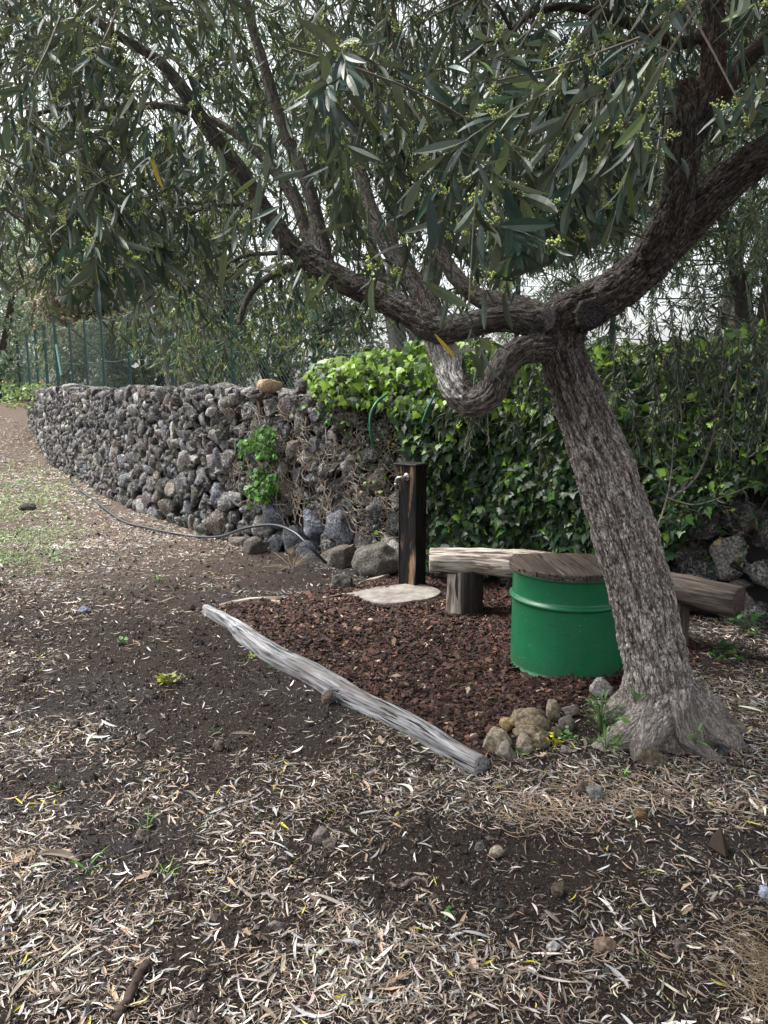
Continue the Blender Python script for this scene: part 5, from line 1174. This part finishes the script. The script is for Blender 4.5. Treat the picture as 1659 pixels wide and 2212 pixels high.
mMulch = tintmat('bark_mulch', .75, .35, 130, .002, .4)
o = q.build('mulch', mMulch); tag(o, 'reddish brown bark mulch around the drum table', None, kind='stuff')

# ------------------------------------------------------------------ leaf litter
Tb = np.array([gnd(*p)[:2] for p in ((432, 1305), (1065, 1668))]); 
def litdens(x, y, px, py):
    d = .38 + .95 * fbm(P3(x * 2.3, y * 2.3), 71, 3) + .22 * vn(P3(x * 9, y * 9), 74)
    g_ = lambda cx, cy, sx_, sy_, a: a * np.exp(-((px - cx) / sx_) ** 2 - ((py - cy) / sy_) ** 2)
    d = d + g_(250, 2100, 700, 260, .40) + g_(100, 1650, 260, 260, .18) + g_(1300, 1720, 360, 70, .5) + g_(1620, 1500, 110, 180, .55) + g_(1650, 2150, 220, 220, .35) + g_(200, 1230, 330, 110, .5) + g_(900, 2120, 500, 140, .3) + g_(560, 1780, 200, 60, .2) + g_(880, 1690, 120, 50, .25) + g_(1000, 1850, 250, 120, .05)
    d = d - g_(480, 1380, 190, 85, .6) - g_(640, 1560, 260, 130, .45) - g_(850, 1880, 260, 130, .26) - g_(950, 1760, 240, 90, .20) - g_(1350, 1860, 420, 80, .14) - g_(250, 1520, 300, 90, .2) - g_(450, 1700, 260, 70, .18) - g_(600, 1240, 160, 40, .6) - g_(280, 1800, 120, 60, .25) - g_(300, 1500, 150, 60, .25) - g_(380, 1330, 120, 50, .2)
    return np.clip(d, .06, 1)
def scatter(n, y0, y1, pw=1.6, xm=1.1):
    Yv = y0 * (y1 / y0) ** (rng.uniform(0, 1, n) ** (1 / pw)); hw = Yv * .60 * xm + .9; X = rng.uniform(-1, 1, n) * hw; return X, Yv
MUs = MU
def free(x, y):
    return ~inside(MUs, x, y)
wallx = np.array([p[:2] for p in wpos(WS, np.zeros(len(WS)), .03)]); wpoly = np.vstack([wallx, [(-30, 40), (-60, 0), (-60, -20), (20, -20)]])
def beforewall(x, y): return inside(wpoly, x, y)
def litcol(m):
    c = np.array([.50, .44, .385]) * rng.lognormal(-.05, .45, (m, 1)) * (1 + .06 * rng.normal(size=(m, 3))); r = rng.random(m)
    def put(k, b, lo=.6, hi=1.2): c[k] = np.array(b) * rng.uniform(lo, hi, (k.sum(), 1))
    put(r < .10, (.42, .29, .20)); put((r > .10) & (r < .38), (.20, .16, .13)); put((r > .38) & (r < .52), (.42, .42, .42)); put((r > .52) & (r < .60), (.10, .075, .06)); put((r > .985), (.50, .46, .06)); put((r > .60) & (r < .66), (.62, .56, .48)); return c
q = Acc()
def litter(n, y0, y1, Lm, Ls, ns, mid, rough=1., thr=1., pw=1.6, dark=1.):
    x, y = scatter(n, y0, y1, pw); px, py, zc = proj(P3(x, y)); k = (rng.random(n) < litdens(x, y, px, py) * thr) & free(x, y) & beforewall(x, y) & (np.abs(px - 829) < 1700); x, y = x[k], y[k]; m = len(x)
    yaw = rng.uniform(0, 6.28, m); pit = rng.normal(size=m) * .16; L = rng.lognormal(math.log(Lm), Ls, m)
    Y = np.stack([np.cos(yaw) * np.cos(pit), np.sin(yaw) * np.cos(pit), np.sin(pit)], 1); Z = norm(np.array([0, 0, 1.]) + rng.normal(size=(m, 3)) * .30)
    P = np.stack([x, y, H(x, y) + rng.uniform(.002, .012, m) + L * np.abs(np.sin(pit)) * .3], 1) - Y * L[:, None] * .5
    V, Fs, per = leaves(P, Y, Z, L, L * rng.uniform(.04, .09, m), ns, mid, rng.normal(size=m) * .09, rng.normal(size=m) * .30, rng.uniform(-.2, .7, m), True); q.add(V, Fs, np.repeat(litcol(m) * dark, per, 0)); return m
c1 = litter(45000, 1.15, 3.6, .037, .36, 6, True, thr=.55)
c2 = litter(140000, 1.15, 3.8, .014, .50, 3, True, thr=.8, dark=.8)
cx_ = litter(85000, 1.15, 4.5, .016, .45, 3, False, thr=1., dark=.32)
c3 = litter(56000, 3.3, 8.0, .036, .35, 4, True, thr=.8)
c4 = litter(84000, 3.3, 9.0, .020, .45, 3, False, thr=.9, dark=.9)
c5 = litter(20000, 7.0, 14, .045, .35, 3, False, thr=1.2)
n = 60000; px = rng.uniform(-250, 640, n); py = rng.uniform(848, 1190, n); den = sp - (CY - py) / F * cp; tt_ = CAMZ / den; x = (px - CX) / F * tt_; y = (cp + (CY - py) / F * sp) * tt_
k = beforewall(x, y) & (y < 40) & (y > 5.5) & (rng.random(n) < np.clip(.5 + .8 * vn(P3(x * 1.6, y * 1.6), 88), .1, 1)); x, y = x[k], y[k]; m = len(x); yaw = rng.uniform(0, 6.28, m); L = rng.uniform(.02, .055, m) * np.clip(y / 7, 1, 2)
V, Fs, per = leaves(np.stack([x, y, H(x, y) + .008], 1), np.stack([np.cos(yaw), np.sin(yaw), rng.normal(size=m) * .15], 1), norm(np.array([0, 0, 1.]) + rng.normal(size=(m, 3)) * .35), L, L * .10, 3, False, .1, rng.normal(size=m) * .4, 0, True); q.add(V, Fs, np.repeat(litcol(m), per, 0))
print('litter', c1, c2, c3, c4, c5)
n = 50000; x = rng.uniform(-17, -3.5, n); y = rng.uniform(8.5, 24, n); k = beforewall(x, y); x, y = x[k], y[k]; m = len(x); yaw = rng.uniform(0, 6.28, m); L = rng.uniform(.04, .09, m)
V, Fs, per = leaves(np.stack([x, y, H(x, y) + .01], 1), np.stack([np.cos(yaw), np.sin(yaw), rng.normal(size=m) * .2], 1), norm(np.array([0, 0, 1.]) + rng.normal(size=(m, 3)) * .4), L, L * .13, 3, False, .1, 0., 0, True); q.add(V, Fs, np.repeat(litcol(m), per, 0))
# a few oak leaves lie in it
oak = np.array([(0, 0), (.10, .08), (.22, .16), (.12, .26), (.30, .40), (.15, .48), (.34, .64), (.16, .70), (.22, .86), (0, 1.0), (-.22, .86), (-.16, .70), (-.34, .64), (-.15, .48), (-.30, .40), (-.12, .26), (-.22, .16), (-.10, .08)])
for px, py in ((540, 2030), (1010, 2075), (1430, 1650), (1290, 1690), (1180, 1645), (230, 2110), (1495, 1975), (820, 1600), (340, 1880)):
    g = gnd(px, py); L = rng.uniform(.045, .075); a = rng.uniform(0, 6.28); P = oak * L * rng.uniform(.7, 1.15, (18, 1)) * np.array([rng.uniform(.6, 1.1), 1]); V = np.stack([P[:, 0] * math.cos(a) - P[:, 1] * math.sin(a), P[:, 0] * math.sin(a) + P[:, 1] * math.cos(a), .014 + .012 * vn(P3(P[:, 0] * 40, P[:, 1] * 40), int(px)) + .35 * np.abs(P[:, 0])], 1) + [g[0], g[1], Hs(g[0], g[1])]
    V = np.vstack([V, V.mean(0) - [0, 0, .004]]); q.add(V, [np.array([[18, i, (i + 1) % 18] for i in range(18)])], np.array([.34, .25, .19]) * rng.uniform(.7, 1.2))
o = q.build('leaf_litter', mDry); tag(o, 'dry fallen olive leaves covering the soil', None, kind='stuff')
# straw-like thread litter, curled stalks
def threads(n, fn, Lr, r, col, zr=(.004, .02), k=7, curl=1.2, up=0.):
    x, y = fn(n); a = rng.uniform(0, 6.28, n); L = rng.uniform(*Lr, n); P = np.zeros((n, k, 3)); P[:, 0] = np.stack([x, y, H(x, y) + rng.uniform(*zr, n)], 1); cv = rng.normal(size=n) * curl
    for i in range(1, k):
        a = a + cv / k + rng.normal(size=n) * .12; P[:, i] = P[:, i - 1] + np.stack([np.cos(a), np.sin(a), rng.normal(size=n) * .12 + up * (1 - 2 * i / k)], 1) * (L / k)[:, None]
    P[..., 2] = np.maximum(P[..., 2], H(P[..., 0], P[..., 1]) + .002)
    V, Fs = tubes(P, np.full((n, k), r) * rng.uniform(.6, 1.3, (n, 1)), 3); return V, Fs, np.repeat(np.array(col) * rng.lognormal(0, .3, (n, 1)), 3 * k, 0)
def f1_(n):
    x, y = scatter(n * 3, 1.2, 5.5); px, py, _ = proj(P3(x, y)); k = (rng.random(len(x)) < litdens(x, y, px, py)) & free(x, y) & beforewall(x, y); x, y = x[k][:n], y[k][:n]
    while len(x) < n: x = np.r_[x, x]; y = np.r_[y, y]
    return x[:n], y[:n]
q = Acc(); V, Fs, c = threads(6000, f1_, (.02, .08), .0008, (.40, .31, .23), curl=1.8); q.add(V, Fs, c)
def f2_(n):
    g = gnd(1345, 1725); a = gnd(1200, 1745); u = rng.random(n) < .5; return np.where(u, g[0], a[0] - .02) + rng.normal(size=n) * np.where(u, .16, .10), np.where(u, g[1], a[1] - .05) + rng.normal(size=n) * .07
V, Fs, c = threads(240, f2_, (.05, .14), .0010, (.36, .27, .19), (.004, .03), 9, 2.6); q.add(V, Fs, c)
o = q.build('plant_stalks', mDry); tag(o, 'curled dry stalks among the fallen leaves', None, kind='stuff')
def f3_(n):
    g = gnd(1725, 2170); return g[0] + rng.normal(size=n) * .07, g[1] + rng.normal(size=n) * .09
V, Fs, c = threads(700, f3_, (.06, .20), .0009, (.24, .18, .12), (.004, .06), 9, 2.2, .35); q = Acc(); q.add(V, Fs, c)
o = q.build('dry_grass', mDry); tag(o, 'mat of straw coloured dry grass at the lower right edge', None, kind='stuff')
# soil crumbs and grit
q = Acc()
def crumbs(n, y0, y1, rm, rs, cols, pw=1.6):
    x, y = scatter(n, y0, y1, pw); k = beforewall(x, y) & free(x, y); x, y = x[k], y[k]; m = len(x); r = rng.lognormal(math.log(rm), rs, m)
    c = np.array(cols)[rng.integers(0, len(cols), m)] * rng.lognormal(0, .25, (m, 1)); P = np.stack([x, y, H(x, y) + r * .35], 1)
    V, Fs, per = blobs(P, r[:, None] * rng.uniform(.6, 1.3, (m, 3))); q.add(V, Fs, np.repeat(c, per, 0))
CS = [(.032, .024, .020), (.05, .039, .033), (.022, .018, .016), (.042, .040, .041), (.10, .08, .07)]
crumbs(90000, 1.15, 4.6, .0028, .5, CS); crumbs(9000, 1.15, 5.5, .006, .45, CS); crumbs(9000, 1.15, 5, .0022, .3, [(.35, .31, .28), (.5, .47, .43)]); crumbs(14000, 4, 8.5, .006, .5, CS + [(.2, .17, .15)])
mCrumb = tintmat('soil_crumbs', .95, .15, 200, 0, .3); o = q.build('gravel', mCrumb); tag(o, 'dark soil crumbs and grit', None, kind='stuff')
# sticks
for px, py, L, a, col, lb in ((285, 2150, .20, 1.45, (.05, .035, .028), 'short dark charred stick lying at the lower left edge of the photo'), (1590, 1720 + 40, .12, .5, (.2, .15, .12), 'thin brown stick in the litter at the right edge below the roots'), (560, 1930, .14, -.35, (.22, .19, .17), 'pale twig lying in the lower left litter'), (880, 1905, .13, .2, (.16, .12, .10), 'brown twig lying in the central foreground'), (975, 1495, .14, .45, (.10, .06, .045), 'dark curved bark stick lying on the mulch')):
    g = gnd(px, py); t = np.linspace(-.5, .5, 6); z = Hs(g[0], g[1]) + (.03 if 'mulch' in lb else .014)
    P = np.stack([g[0] + math.cos(a) * L * t, g[1] + math.sin(a) * L * t + .01 * np.sin(t * 9), z + 0 * t + .004 * np.sin(t * 7)], 1)
    Vt, Ft, G = tube(crom(P, 4), .011 if 'charred' in lb else .0045, 8); Vt += .0025 * rng.normal(size=Vt.shape); o = mk('stick', Vt, Ft, mTwig, None, np.zeros((len(Vt), 3)) + col, sm=True); tag(o, lb, 'stick')
# grass on the left path
n = 52000; px = rng.uniform(-160, 420, n); py = rng.uniform(985, 1300, n)
gd = np.exp(-((px - 40) / 120) ** 2 - ((py - 1110) / 95) ** 2) + .8 * np.exp(-((px - 30) / 90) ** 2 - ((py - 1022) / 18) ** 2) + .5 * np.exp(-((px - 110) / 70) ** 2 - ((py - 1060) / 40) ** 2) + .7 * np.exp(-((px + 10) / 50) ** 2 - ((py - 1210) / 25) ** 2)
d_ = ray(0, 0); den = sp - (CY - py) / F * cp; tt_ = CAMZ / den; x = (px - CX) / F * tt_; y = (cp + (CY - py) / F * sp) * tt_
k = (rng.random(n) < gd * np.clip(.45 + .9 * fbm(P3(x * 2.2, y * 2.2), 81, 3), 0, 1)) & beforewall(x, y); x, y = x[k], y[k]; m = len(x)
a = rng.uniform(0, 6.28, m); Y = np.stack([np.cos(a) * .8, np.sin(a) * .8, rng.uniform(.3, 1.3, m)], 1); L = rng.uniform(.02, .055, m) * np.sqrt(y / 8)
V, Fs, per = leaves(np.stack([x, y, H(x, y)], 1), Y, np.stack([-np.cos(a) * .5, -np.sin(a) * .5, np.ones(m)], 1), L, L * .14, 3, False, .2, 0, 0)
o = mk('grass', V, Fs, mGrass, None, np.repeat(np.array([.17, .27, .10]) * rng.lognormal(0, .3, (m, 1)), per, 0)); tag(o, 'thin pale green grass growing on the path', None, kind='stuff')
